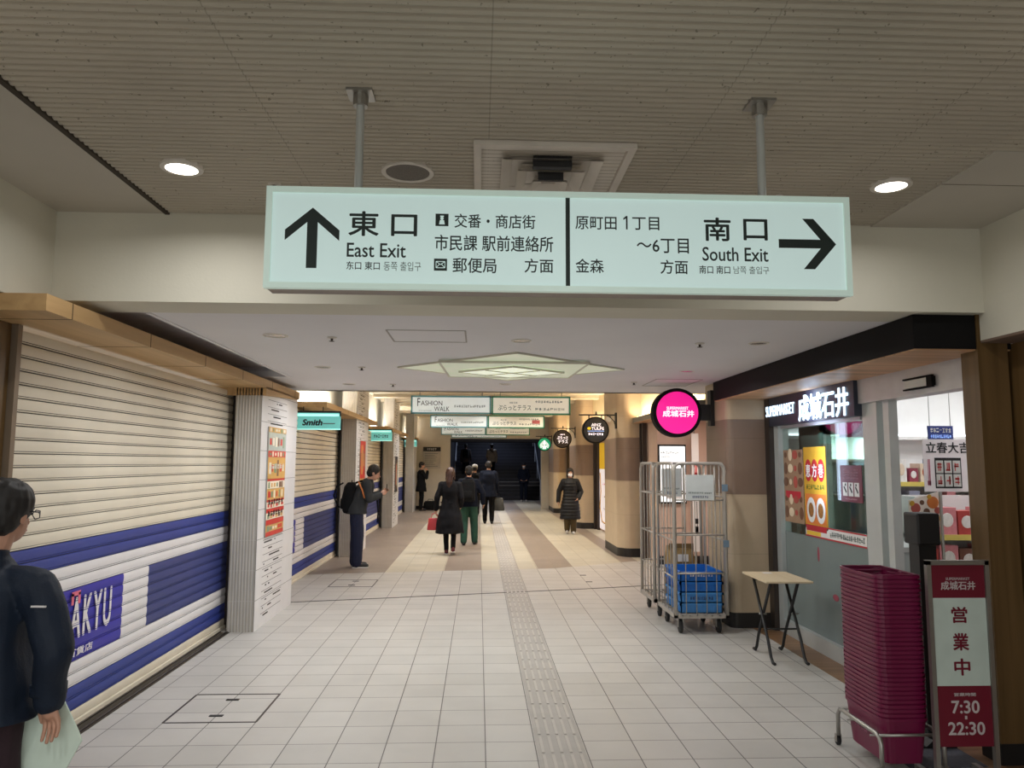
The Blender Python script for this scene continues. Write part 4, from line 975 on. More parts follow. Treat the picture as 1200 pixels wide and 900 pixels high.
# lit name sign over the window
t = thing('shop_name_sign', 'glowing blue white shop name letters over the supermarket window', 'sign', (3.06, 7.0, 2.07))
mb = MB(); mb.box(3.055, 3.13, 6.02, 7.95, 2.09, 2.385); mb.build('backing', mat('navy_backing', (36, 44, 62), .35), t, True)
M_GLOW = mat('blue_white_glow', (214, 236, 255), .4, emit=1.9, ecol=(208, 234, 255))
text('SUPERMARKET', 'right', 7.90, 7.18, 2.19, 2.30, 3.052, M_GLOW, t, .01, thick=.006)
text('成城石井', 'right', 7.08, 6.10, 2.10, 2.345, 3.052, M_GLOW, t, .02, thick=.008)
area((2.98, 6.8, 2.22), 1.7, 7, (.62, .76, 1.0), (0, PI / 2, PI), size_y=.2)
# window posters
def wposter(name, label, cat, y0, y1, z0, z1, m):   # y0 > y1 : read along -Y
    t = thing(name, label, cat, (XG - .01, (y0 + y1) / 2, z0))
    mb = MB(); mb.box(XG - .009, XG - .005, y1, y0, z0, z1); mb.build('sheet', m, t, True); return t
DW = XG - .0095
t = wposter('poster', 'brown food poster at the far edge of the supermarket window', 'poster', 7.70, 7.24, 1.12, 1.84, mat('poster_taupe', (158, 128, 102), .5))
for k in range(20):
    mb = MB(); yc = 7.65 - (k % 4) * .115; zc = 1.79 - (k // 4) * .135 - (.03 if k > 11 else 0); mb.ell((DW, yc, zc), (.0015, .035 + .014 * (k % 3), .03 + .016 * ((k * 5) % 3)), n=12); mb.build('picture', mat(('dish_brown', 'dish_red', 'dish_cream')[(k * 2 + k // 4) % 3], ((110, 74, 52), (176, 80, 70), (230, 210, 180))[(k * 2 + k // 4) % 3], .5), t, True)
mb = MB(); mb.box(DW - .001, DW, 7.30, 7.66, 1.36, 1.43); mb.build('red_band', mat('poster_red2', (196, 44, 60), .5), t, True)
t = wposter('poster', 'yellow poster with white brush characters on red ovals in the supermarket window', 'poster', 7.22, 6.75, 1.10, 1.86, mat('poster_yellow', (206, 156, 44), .5))
for k, ch in enumerate('恵方巻'):
    yc = 7.12 - k * .135
    mb = MB(); mb.ell((DW, yc, 1.64), (.0015, .072, .105), n=18); mb.build('red_oval', mat('oval_red', (176, 34, 40), .5), t, True)
    text(ch, 'right', yc + .05, yc - .05, 1.575, 1.70, DW - .002, M_WHITE, t, .02)
scribble('right', 6.80, 7.18, 1.46, 1.51, DW, mat('green_ink', (90, 120, 50), .5), t, 8)
mb = MB(); mb.box(DW - .0008, DW, 6.77, 7.20, 1.14, 1.42); mb.build('picture', mat('poster_orange', (214, 120, 50), .5), t, True)
for k in range(2):
    yc = 7.08 - k * .2
    for nm, rr_, mm in (('rice_roll', .095, M_WHITE), ('filling', .055, mat('filling_mix', (150, 100, 46), .5, var=.5, scale=60))):
        mb = MB(); mb.ell((DW - .0015 - (.0012 if rr_ < .08 else 0), yc, 1.27), (.001, rr_, rr_ * 1.25), n=18); mb.build(nm, mm, t, True)
t = wposter('notice_sign', 'small square maroon notice with three white pictograms on the supermarket window', 'sign', 6.48, 6.11, 1.38, 1.69, M_MAROONP)
for k in range(3):
    yc = 6.40 - k * .10
    mb = MB(); mb.box(DW - .001, DW, yc - .04, yc + .04, 1.43, 1.545); mb.build('pictogram', M_WHITE, t, True)
    mb = MB(); mb.bar((DW - .0015, yc - .02, 1.46), (DW - .0015, yc + .02, 1.51), .018, .001, up=(1, 0, 0)); mb.ell((DW - .0015, yc + .008 * (k - 1), 1.525), (.001, .012, .012), n=8); mb.build('figure', M_BKINK, t, True)
for k in range(4): scribble('right', 6.17, 6.42, 1.575 + k * .024, 1.587 + k * .024, DW, mat('pale_pink_ink', (200, 150, 160), .5), t, 12, k)
scribble('right', 6.2, 6.4, 1.40, 1.412, DW, mat('pale_pink_ink', (200, 150, 160), .5), t, 10)
t = wposter('banner_strip', 'long white strip poster with red edges along the supermarket window', 'banner', 7.22, 6.07, 1.02, 1.13, M_WHITE)
mb = MB(); mb.box(DW - .001, DW, 6.07, 7.22, 1.02, 1.033); mb.box(DW - .001, DW, 6.07, 7.22, 1.118, 1.13); mb.box(DW - .001, DW, 6.78, 7.20, 1.075, 1.118); mb.build('red_edge', mat('strip_red', (180, 36, 50), .5), t, True)
mb = MB(); mb.box(DW - .001, DW, 6.9, 7.2, 1.036, 1.072); mb.build('yellow_edge', mat('strip_yellow', (230, 190, 60), .5), t, True)
scribble('right', 6.1, 6.72, 1.05, 1.10, DW, M_INKG, t, 18)

# ------------------------------------------------------------------ inside the supermarket
M_PANELLIGHT = mat('store_light_panel', (255, 255, 255), .5, emit=2.2)
for y, lab in ((4.6, 'strip ceiling light inside the supermarket nearest the door'), (6.4, 'middle strip ceiling light inside the supermarket'), (8.0, 'strip ceiling light by the inner back wall of the supermarket')):
    mb = MB(); mb.box(3.6, 6.4, y - .09, y + .09, 2.715, 2.742); tag(mb.build('strip_light', M_PANELLIGHT), lab, 'ceiling light')
    area((5.0, y, 2.70), 2.8, 15, (.97, .98, 1.0), size_y=.18)
t = thing('wall_shelf_light', 'glowing white shelf edge along the supermarket back wall', 'light', (5.0, 8.55, 1.95))
mb = MB(); mb.box(3.3, 6.5, 8.45, 8.62, 1.98, 2.02); mb.build('ledge', M_STOREW, t, True)
mb = MB(); mb.box(3.3, 6.5, 8.57, 8.61, 2.021, 2.05); mb.build('tube', mat('store_cove', (240, 248, 255), .5, emit=1.5), t, True)
pcols = [(190, 70, 66), (214, 160, 90), (236, 214, 190), (120, 76, 60), (222, 140, 146), (170, 172, 196), (244, 240, 236), (120, 136, 96), (206, 104, 70), (150, 60, 78)]
PM_ = [mat('package_%s' % n, c, .4) for n, c in zip(('red', 'amber', 'cream', 'brown', 'rose', 'lilac', 'white', 'green', 'orange', 'plum'), pcols)]
# shelf unit against the back wall, with packages
def shelf_unit(x0, x1, y0, y1, zs, label, fill_y):
    t = thing('display_shelf', label, 'shelf', ((x0 + x1) / 2, (y0 + y1) / 2, 0))
    mb = MB(); mb.box(x0, x1, y1 - .03, y1, 0, zs[-1] + .35); mb.build('back_panel', M_STOREW, t, True)
    for z in zs:
        mb = MB(); mb.box(x0, x1, y0, y1 - .03, z - .025, z); mb.build('shelf_board', M_STOREW, t, True)
        mb = MB(); mb.box(x0, x1, y0 - .01, y0, z - .04, z + .01); mb.build('price_rail', mat('price_rail_yellow', (236, 214, 110), .5), t, True)
    for xx in (x0, x1 - .03):
        mb = MB(); mb.box(xx, xx + .03, y0, y1, 0, zs[-1] + .35); mb.build('side_panel', M_STOREW, t, True)
    return t
COLN = ('red', 'amber', 'cream', 'brown', 'rose', 'lilac', 'white', 'green', 'orange', 'plum')
protos = {}
def package(x, y, z, w_, h_, dp, k, label, group):
    key = k % 10
    if key not in protos:
        t = thing('food_package', label, 'package', (x, y, z), 0, group)
        mb = MB(); mb.box(-.5, .5, -.5, .5, 0, 1); mb.build('pack', PM_[key], t)
        mb = MB(); mb.ell((0, -.505, .55), (.33, .01, .26), n=12); mb.build('pack_label', PM_[6] if key in (0, 3, 4, 9, 8) else PM_[(key + 6) % 10], t); protos[key] = t
    else: t = copy_tree(protos[key])
    t.location = (x, y, z); t.scale = (w_, dp, h_); t['label'] = label; t['group'] = group; return t
shelf_unit(3.45, 6.3, 8.15, 8.60, (.35, .75, 1.15, 1.5), 'white wall shelf full of packages at the back of the supermarket', 8.2)
for zi, z in enumerate((.35, .75, 1.15, 1.5)):
    n = 20
    for k in range(n):
        x = 3.56 + k * .138; key = (k * 3 + zi * 4) % 10
        package(x, 8.30, z, .10 + .02 * ((k + zi) % 2), .16 + .05 * ((k * 7 + zi) % 3), .2, key, '%s food package on the %s shelf of the supermarket back wall' % (COLN[key], ('lowest', 'second', 'third', 'top')[zi]), 'packages on the back wall shelf')
shelf_unit(3.95, 4.95, 6.75, 7.1, (.35, .72, 1.06), 'white display stand just inside the supermarket door', 6.8)
for zi, z in enumerate((.35, .72, 1.06)):
    for k in range(5):
        key = (4, 9, 0, 4, 3, 4, 0)[(k + zi * 2) % 7]
        package(4.08 + k * .186, 6.87, z, .172, .22 + .03 * (k % 2), .17, key, '%s package on the %s shelf of the display stand inside the door' % (COLN[key], ('lowest', 'middle', 'top')[zi]), 'packages on the display stand')
# tilted product poster on the stand
t = thing('poster', 'tilted picture poster with round food photos above the display stand', 'poster', (4.05, 6.70, 1.06))
mb = MB(); mb.prism([(3.86, 1.10), (4.16, 1.15), (4.16, 1.46), (3.86, 1.38)], 'Y', 6.69, 6.70); mb.build('sheet', mat('poster_pale', (240, 226, 214), .5), t, True)
for k, (x, z, r, c) in enumerate(((3.89, 1.35, .025, 'poster_yellow'), (3.98, 1.36, .022, 'dish_brown'), (4.12, 1.29, .03, 'dish_red'), (3.90, 1.22, .03, 'poster_orange'), (4.03, 1.19, .028, 'dish_red'), (4.05, 1.41, .022, 'poster_yellow'), (3.92, 1.31, .045, 'dish_red'), (4.02, 1.28, .03, 'dish_brown'), (4.08, 1.36, .055, 'poster_orange'), (3.95, 1.18, .04, 'dish_red'), (4.1, 1.22, .04, 'poster_yellow'))):
    mb = MB(); mb.ell((x, 6.688, z), (r, .002, r), n=14); mb.build('picture', MATS[c], t, True)
# spring poster with brush lettering
t = thing('poster', 'big white poster with black brush lettering and red characters inside the door', 'poster', (4.17, 6.60, 1.46))
mb = MB(); mb.box(3.96, 4.40, 6.598, 6.604, 1.46, 1.925); mb.build('sheet', mat('poster_white', (240, 230, 232), .5, emit=.08), t, True)
text('立春大吉', 'front', 3.985, 4.385, 1.80, 1.90, 6.597, M_BKINK, t, .02)
mb = MB(); mb.box(4.06, 4.30, 6.594, 6.598, 1.49, 1.76); mb.build('dark_block', M_BKINK, t, True)
for k in range(6):
    x0_, z0_ = 4.068 + (k % 3) * .078, 1.625 - (k // 3) * .12
    mb = MB(); mb.box(x0_, x0_ + .066, 6.592, 6.594, z0_, z0_ + .11); mb.build('white_card', M_WHITE, t, True)
    scribble('front', x0_ + .008, x0_ + .058, z0_ + .015, z0_ + .095, 6.591, mat('banner_red', (206, 60, 60), .5), t, 1, k)
scribble('front', 3.985, 4.025, 1.50, 1.76, 6.597, mat('rose_ink', (200, 110, 130), .5), t, 1)
mb = MB(); mb.box(4.1, 4.12, 6.61, 6.63, 0.0, 1.9); mb.box(3.98, 4.36, 6.52, 6.72, 0, .02); mb.build('stand_pole', M_STEEL, t, True)
t = thing('hanging_shop_sign', 'navy sign with white lettering inside the supermarket above the white poster', 'sign', (4.17, 6.9, 1.93))
mb = MB(); mb.box(4.2, 4.44, 6.90, 6.915, 1.93, 2.06); mb.build('panel', mat('navy_panel', (44, 58, 124), .5), t, True)
scribble('front', 4.22, 4.42, 1.995, 2.04, 6.898, M_WHITE, t, 7); scribble('front', 4.22, 4.42, 1.945, 1.98, 6.898, mat('pale_blue_lit', (150, 180, 230), .4, emit=.6), t, 10)
mb = MB()
for xx in (4.22, 4.42): mb.tube([(xx, 6.907, 2.055), (xx, 6.907, 2.75)], .003, 5)
mb.build('hanger_wire', M_STEEL, t, True)
# fridge case and hanging goods seen through the window
t = thing('display_fridge', 'tall white fridge case seen through the supermarket window', 'fridge', (3.9, 8.0, 0))
mb = MB(); mb.box(3.50, 3.58, 7.55, 8.14, 0, 2.15); mb.box(4.02, 4.10, 7.55, 8.14, 0, 2.15); mb.box(3.5, 4.1, 7.55, 8.14, 2.0, 2.15); mb.box(3.5, 4.1, 8.09, 8.14, 0, 2.15); mb.box(3.5, 4.1, 7.55, 8.14, 0, .2); area((3.8, 7.7, 1.98), .3, 8, (1, 1, 1), shape='SQUARE'); mb.build('case', mat('fridge_grey', (206, 216, 214), .4), t, True)  # unseen light added in the case to brighten its interior
for z in (.6, 1.0, 1.4, 1.75):
    mb = MB(); mb.box(3.58, 4.02, 7.62, 8.09, z - .02, z); mb.build('rack', M_STEEL, t, True)
t = thing('hanging_banner', 'pink banner hanging inside the supermarket window', 'banner', (3.6, 6.9, 1.85))
mb = MB(); mb.box(3.38, 3.72, 6.95, 6.965, 1.95, 2.18); mb.build('cloth', mat('banner_pink', (206, 60, 110), .6), t, True)
mb = MB(); mb.tube([(3.4, 6.957, 2.17), (3.4, 6.957, 2.75)], .004, 5); mb.tube([(3.7, 6.957, 2.17), (3.7, 6.957, 2.75)], .004, 5); mb.build('hanger_wire', M_STEEL, t, True)
t = thing('display_counter', 'grey counter behind the frosted supermarket glass', 'counter', (3.6, 6.9, 0))
mb = MB(); mb.box(3.35, 3.75, 6.2, 7.4, 0, .98); mb.build('body', mat('counter_grey', (170, 178, 178), .5), t, True)
mb = MB(); mb.box(3.33, 3.77, 6.18, 7.42, .98, 1.02); mb.build('worktop', M_ALU, t, True)

# ================================================================== roll cages, crates, table
M_ZINC = mat('zinc_tube', (178, 171, 162), .4, .35, var=.08)
def caster(t, x, y, label=None, r=.068, world=True, a=0.0):
    mb = MB(); mb.lathe([(r * .75, -.016), (r, -.013), (r, .013), (r * .75, .016)], (x, y, r), 'X', 20); w_ = mb.build('caster', M_RUBBER, t, True)
    mb = MB(); mb.box(x - .026, x - .02, y - .02, y + .02, r - .01, .155); mb.box(x + .02, x + .026, y - .02, y + .02, r - .01, .155); mb.box(x - .035, x + .035, y - .035, y + .035, .145, .16); mb.build('fork', M_STEEL, w_, True)
def cage(x0, x1, y0, y1, label, bars, panels, rx):
    t = thing('roll_cage', label, 'roll cage', ((x0 + x1) / 2, (y0 + y1) / 2, 0), 0, 'nested roll cages'); H = 1.70; R = .016; zb = .19
    mb = MB()
    for q in ((x0, x1, y0, y0 + .035), (x0, x1, y1 - .035, y1), (x0, x0 + .035, y0, y1), (x1 - .035, x1, y0, y1)): mb.box(*q, zb - .03, zb + .01)
    k = x0 + .08
    while k < x1 - .05: mb.box(k - .008, k + .008, y0, y1, zb - .012, zb + .004); k += .075
    mb.build('base', M_ZINC, t, True)
    def panel(kind, c, a, b, n, rails):
        P = (lambda u, z: (u, c, z)) if kind == 'y' else (lambda u, z: (c, u, z)); rc = .07
        mb = MB(); path = [P(a, zb), P(a, H - rc)]
        for i in range(1, 6): th = PI / 2 * i / 5; path.append(P(a + rc * (1 - math.cos(th)), H - rc + rc * math.sin(th)))
        for i in range(0, 6): th = PI / 2 * i / 5; path.append(P(b - rc + rc * math.sin(th), H - rc + rc * math.cos(th)))
        path.append(P(b, zb)); mb.tube(path, R, 10); o = mb.build('side_frame', M_ZINC, t, True)
        mb = MB()
        for z in rails: mb.tube([P(a, z), P(b, z)], .009, 8)
        for k in range(1, n + 1):
            u = a + (b - a) * k / (n + 1); mb.tube([P(u, zb), P(u, H - .005)], .0055, 6)
        mb.build('bars', M_ZINC, o, True)
    for kind, c, a, b, n, rails in panels: panel(kind, c, a, b, n, rails)
    for x in (x0 + .08, x1 - .08):
        for y in (y0 + .1, y1 - .1): caster(t, x, y)
    return t
RL = (.55, .92, 1.36)
c1 = cage(1.97, 2.52, 7.66, 8.40, 'near roll cage of grey tube holding the blue crates', 5, [('y', 7.66, 1.985, 2.505, 4, (.60, .98, 1.33)), ('x', 1.985, 7.70, 8.38, 4, RL), ('x', 2.505, 7.70, 8.38, 4, RL)], 0)
c2 = cage(1.96, 2.52, 8.50, 9.22, 'empty grey roll cage behind the one with the crates', 5, [('y', 8.52, 1.975, 2.505, 4, RL), ('y', 9.20, 1.975, 2.505, 4, RL), ('x', 1.975, 8.55, 9.18, 3, RL)], 0)
for z, lab in ((1.42, 1), (.86, 2)):
    mb = MB(); mb.box(2.47, 2.53, 7.636, 7.642, z, z + .07); mb.build('tag_plate', mat('tag_blue_grey', (110, 132, 150), .5), c1, True)
def placard(x0, x1, y, z0, z1, label):
    t = thing('paper_placard', label, 'placard', ((x0 + x1) / 2, y, z0))
    mb = MB(); mb.box(x0, x1, y - .003, y + .001, z0, z1); mb.build('sheet', mat('laminated_paper', (206, 210, 208), .3), t, True)
    w_, h_ = x1 - x0, z1 - z0
    scribble('front', x0 + w_ * .08, x0 + w_ * .62, z0 + h_ * .26, z0 + h_ * .33, y - .003, M_INKG, t, 9); scribble('front', x0 + w_ * .22, x0 + w_ * .80, z0 + h_ * .08, z0 + h_ * .18, y - .003, mat('navy_ink', (60, 72, 110), .6), t, 9); scribble('front', x0 + w_ * .66, x0 + w_ * .92, z0 + h_ * .24, z0 + h_ * .31, y - .003, M_INKG, t, 5)
placard(2.10, 2.385, 7.636, 1.33, 1.585, 'white laminated placard tied to the front of the near roll cage')
placard(2.06, 2.28, 8.495, 1.33, 1.64, 'white laminated placard on the empty roll cage behind')
M_CRATE = mat('blue_crate_plastic', (30, 106, 190), .4, var=.05); M_CRATE2 = mat('pale_blue_crate_plastic', (70, 138, 204), .4, var=.05)
for k, (m_, z) in enumerate(((M_CRATE2, .196), (M_CRATE2, .30), (M_CRATE, .404), (M_CRATE, .508))):
    lab = ('lowest pale blue crate of the stack in the roll cage', 'second pale blue crate from the bottom of the stack', 'third crate from the bottom, deep blue, in the roll cage', 'topmost deep blue crate of the stack in the roll cage')[k]
    t = thing('crate', lab, 'crate', (2.265, 8.02, z), 0, 'blue crates in the roll cage'); x0, x1, y0, y1, h = -.225, .225, -.30, .30, .100
    mb = MB()
    for q in ((x0 + .012, x1 - .012, y0 + .012, y0 + .022), (x0 + .012, x1 - .012, y1 - .022, y1 - .012), (x0 + .012, x0 + .022, y0 + .012, y1 - .012), (x1 - .022, x1 - .012, y0 + .012, y1 - .012)): mb.box(*q, 0, h - .003)
    mb.box(x0 + .012, x1 - .012, y0 + .012, y1 - .012, 0, .008)
    for i in range(7):
        xx = x0 + .04 + i * (x1 - x0 - .08) / 6; mb.box(xx - .006, xx + .006, y0 + .004, y0 + .014, .01, h - .03)
    for i in range(9):
        yy = y0 + .05 + i * .0625; mb.box(x0 + .004, x0 + .014, yy - .006, yy + .006, .01, h - .03)
    mb.build('body', m_, t)
    mb = MB()
    for q in ((x0, x1, y0, y0 + .02), (x0, x1, y1 - .02, y1), (x0, x0 + .02, y0, y1), (x1 - .02, x1, y0, y1)): mb.box(*q, h - .024, h)
    mb.build('rim', m_, t)
    if k in (1, 3):
        o = scribble('front', 2.265 - .12, 2.265 + .12, z + .03 if k == 1 else z + .05, z + .06 if k == 1 else z + .072, 8.02 + y0 + .003, M_SWHITE if k == 3 else mat('navy_ink', (60, 72, 110), .6), t, 9)
t = thing('paper_sack', 'brown paper sack with folded top standing behind the blue crates', 'sack', (2.32, 8.74, .2))
mb = MB(); mb.loft([(2.32, 8.74, .20, .155, .15), (2.32, 8.74, .24, .172, .165), (2.32, 8.74, .45, .168, .16), (2.32, 8.74, .58, .16, .15), (2.31, 8.74, .68, .15, .11), (2.32, 8.74, .76, .155, .05)], 24, 4); mb.build('body', mat('kraft_paper', (150, 124, 82), .8, var=.15, bump=.4, bscale=14), t, True)
mb = MB(); mb.box(2.18, 2.46, 8.675, 8.685, .70, .79); mb.build('folded_top', mat('kraft_fold', (122, 98, 62), .8), t, True)
mb = MB(); mb.box(2.25, 2.37, 8.57, 8.577, .60, .68); mb.build('white_label', M_SWHITE, t, True)

t = thing('folding_table', 'small folding table with pale wooden top and crossed black legs', 'table', (2.665, 6.78, 0))
zt = .70; xa, xb, ya, yb = 2.46, 2.87, 6.48, 7.08
mb = MB(); mb.box(xa, xb, ya, yb, zt - .018, zt); mb.bevel(.004, 2); mb.build('table_top', wood_mat('pale_table_top', (206, 186, 152), (216, 198, 166), 'Y', .6), t, True)
mb = MB(); mb.box(2.62, 2.70, 6.95, 7.02, zt, zt + .0015); mb.build('label_strip', M_SWHITE, t, True)
for x in (xa + .06, xb - .06):
    mb = MB(); mb.tube([(x, yb - .12, zt - .02), (x, ya + .16, .18), (x, ya + .10, .05), (x, ya + .06, .012), (x, ya + .02, .012)], .0135, 8); mb.build('leg', M_BLACK, t, True)
    x2 = x + (.024 if x < 2.66 else -.024)
    mb = MB(); mb.tube([(x2, ya + .12, zt - .02), (x2, yb - .16, .18), (x2, yb - .10, .05), (x2, yb - .06, .012), (x2, yb - .02, .012)], .0135, 8); mb.build('leg', M_BLACK, t, True)
    mb = MB(); mb.tube([(x - .02, 6.78, .375), (x + .045, 6.78, .375)], .008, 8); mb.build('pivot', M_STEEL, t, True)
mb = MB(); mb.tube([(xa + .06, ya + .22, .26), (xb - .06, ya + .22, .26)], .008, 8); mb.tube([(xa + .06, yb - .14, zt - .05), (xb - .06, yb - .14, zt - .05)], .008, 8); mb.build('cross_bar', M_BLACK, t, True)

# ================================================================== shopping baskets on their rack
bx, by = 2.368, 4.46; BW, BL, BH = .142, .232, .245
def basket_meshes():
    mb = MB(); bm = mb.bm; n = 32; sq = 7
    def rg(fx, z, ins=0.0):
        out = []
        for k in range(n):
            t_ = 2 * PI * (k + .5) / n; c_, s_ = math.cos(t_), math.sin(t_)
            out.append(bm.verts.new(((BW * fx - ins) * math.copysign(abs(c_) ** (2 / sq), c_), (BL * (1 - (1 - fx) * .6) - ins) * math.copysign(abs(s_) ** (2 / sq), s_), z)))
        return out
    R = [rg(.80, .004), rg(.80, 0), rg(.955, BH - .016), rg(1.0, BH - .016), rg(1.0, BH), rg(.985, BH), rg(.965, BH - .012, .004), rg(.80, .004, .004)]
    for A, B_ in zip(R[1:], R[2:]):
        for k in range(n): bm.faces.new((A[k], A[(k + 1) % n], B_[(k + 1) % n], B_[k])).smooth = False
    bm.faces.new(R[1][::-1]); bm.faces.new(R[-1])
    bmesh.ops.delete(bm, geom=R[0], context='VERTS'); mb._done()
    body = mb.mesh('basket_body', M_MAROON)
    mb = MB()
    for s_ in (-1, 1): mb.tube([(-BW * .93, s_ * .02, BH - .006), (-BW * .93, s_ * .17, BH - .004), (-BW * .86, s_ * .195, BH - .002), (BW * .86, s_ * .195, BH - .002), (BW * .93, s_ * .17, BH - .004), (BW * .93, s_ * .02, BH - .006)], .006, 6)
    return body, mb.mesh('basket_handle', M_MAROON)
BB, BHn = basket_meshes()
ordn = ['lowest', 'second', 'third', 'fourth', 'fifth', 'sixth', 'seventh', 'eighth', 'ninth', 'tenth', 'eleventh', 'twelfth', 'thirteenth', 'fourteenth', 'fifteenth', 'sixteenth', 'seventeenth', 'eighteenth', 'nineteenth', 'twentieth']
NB, BP, BZ = 33, .0241, .06
for k in range(NB):
    if k == NB - 1: lab = 'topmost maroon shopping basket of the tall stack'
    elif k < 17: lab = ordn[k] + ' maroon shopping basket from the bottom of the stack'
    else: lab = ordn[NB - 1 - k] + ' maroon shopping basket from the top of the stack'
    t = thing('shopping_basket', lab, 'basket', (bx + random.uniform(-.002, .002), by + random.uniform(-.002, .002), BZ + k * BP), random.uniform(-.006, .006), 'stacked maroon shopping baskets')
    o = bpy.data.objects.new('body', BB); o.parent = t; C.objects.link(o); o = bpy.data.objects.new('handle', BHn); o.parent = t; C.objects.link(o)
    if k == 0: scribble('right', by + .10, by - .06, .17, .20, bx - BW * .96, mat('faded_basket_print', (170, 90, 120), .5), t, 4)
t = thing('basket_rack', 'low silver tube rack on casters carrying the maroon baskets', 'basket rack', (bx, by, 0))
xl, xr, yn, yf = bx - .165, bx + .185, by - .26, by + .24
mb = MB()
mb.tube([(xl, yf, .06), (xl, yf, .185), (xl, yf - .03, .222), (xl, yf - .07, .225), (xl, yn + .05, .225), (xl, yn + .015, .212), (xl, yn, .18), (xl, yn, .055)], .0125, 10)
mb.build('side_frame', M_STEEL, t, True); mb = MB()
mb.tube([(xr, yf, .06), (xr, yf, .185), (xr, yf - .03, .222), (xr, yf - .07, .225), (xr, yn + .05, .225), (xr, yn + .015, .212), (xr, yn, .18), (xr, yn, .055)], .0125, 10)
mb.build('side_frame', M_STEEL, t, True)
mb = MB(); mb.tube([(xl, yn + .02, .222), (xr, yn + .02, .222)], .008, 8); mb.tube([(xl, yf - .02, .222), (xr, yf - .02, .222)], .008, 8); mb.tube([(xl, yn + .12, .19), (xr, yn + .12, .19)], .006, 8); mb.tube([(xl, yf - .12, .19), (xr, yf - .12, .19)], .006, 8); mb.build('cross_rail', M_STEEL, t, True)
for x in (xl, xr):
    for y in (yn, yf):
        mb = MB(); mb.lathe([(.022, -.011), (.029, -.008), (.029, .008), (.022, .011)], (x, y + .012, .029), 'X', 18); w_ = mb.build('caster', M_RUBBER, t, True)
        mb = MB(); mb.box(x - .016, x - .012, y - .004, y + .02, .02, .066); mb.box(x + .012, x + .016, y - .004, y + .02, .02, .066); mb.build('fork', M_STEEL, w_, True)
# second stack of red baskets inside the entrance
for k in range(12):
    t = thing('shopping_basket', ('topmost' if k == 11 else ordn[k]) + (' maroon basket of the small stack behind the standing sign' if k == 11 else ' maroon basket from the floor in the small stack behind the standing sign'), 'basket', (3.42, 5.25, .02 + k * .05), 0, 'maroon baskets inside the entrance')
    o = bpy.data.objects.new('body', BB); o.parent = t; C.objects.link(o); o = bpy.data.objects.new('handle', BHn); o.parent = t; C.objects.link(o)

# ------------------------------------------------------------------ standing sign
t = thing('standing_sign', 'maroon and white standing shop sign with opening hours beside the oak column', 'sign', (2.655, 4.15, 0), 0)
sx0, sx1, yS = 2.464, 2.816, 4.14
mb = MB()
for x in (sx0 + .012, sx1 - .012): mb.box(x - .012, x + .012, yS - .014, yS + .014, .03, 1.172)
mb.box(sx0, sx1, yS - .014, yS + .014, 1.15, 1.175); mb.build('frame', M_STEEL, t, True)
mb = MB()
for x in (sx0 + .012, sx1 - .012): mb.bar((x, yS - .16, .015), (x, yS + .20, .015), .03, .025); mb.box(x - .015, x + .015, yS - .02, yS + .02, 0.0, .04)
mb.build('foot', M_STEEL, t, True)
px0, px1 = sx0 + .026, sx1 - .026
def band(nm, z0, z1, m): 
    mb = MB(); mb.box(px0, px1, yS - .006, yS + .006, z0, z1); mb.build(nm, m, t, True)
band('top_panel', .972, 1.148, M_MAROONP); band('middle_panel', .506, .972, mat('pale_green_white_panel', (196, 210, 202), .4)); band('lower_panel', .19, .506, M_MAROONP)
dS = yS - .0065; M_SILV = mat('silver_print', (196, 188, 188), .4)
pw = px1 - px0; X_ = lambda f: px0 + f * pw
text('SUPERMARKET', 'front', X_(.27), X_(.72), 1.068, 1.082, dS, M_SILV, t, .0)
text('成城石井', 'front', X_(.17), X_(.82), 1.015, 1.062, dS, M_SILV, t, .02)
for ch, z0, z1 in (('営', .838, .925), ('業', .692, .785), ('中', .560, .650)): text(ch, 'front', X_(.34), X_(.64), z0, z1, dS, M_MAROONP, t, .028)
text('営業時間', 'front', X_(.31), X_(.71), .452, .470, dS, M_SILV, t, .02)
text('7:30', 'front', X_(.25), X_(.77), .362, .430, dS, M_SILV, t, .03)
mb = MB(); mb.box(X_(.49), X_(.53), dS - .0015, dS, .332, .350); mb.build('dash', M_SILV, t, True)
text('22:30', 'front', X_(.17), X_(.85), .250, .318, dS, M_SILV, t, .03)
# sanitiser stand
t = thing('sanitizer_stand', 'black pillar stand with square black head behind the standing sign', 'stand', (2.79, 4.72, 0))
mb = MB(); mb.box(2.725, 2.872, 4.64, 4.80, 1.20, 1.397); mb.bevel(.012, 3); mb.build('head', M_BLACK, t, True)
mb = MB(); mb.box(2.745, 2.855, 4.67, 4.78, .05, 1.21); mb.build('post', M_BLACK, t, True)
mb = MB(); mb.prism([(2.745, .05), (2.855, .05), (2.90, .012), (2.70, .012)], 'Y', 4.62, 4.84); mb.box(2.62, 2.89, 4.62, 4.95, .004, .014); mb.build('base_plate', M_BLACK, t, True)
t = thing('floor_mat', 'dark grey mat on the floor under the sign and basket rack', 'mat', (2.6, 4.5, 0))
mb = MB(); mb.box(2.44, 2.89, 4.34, 4.95, .0005, .005); mb.build('pile', mat('mat_grey', (74, 74, 82), .9, var=.2, scale=60), t, True)
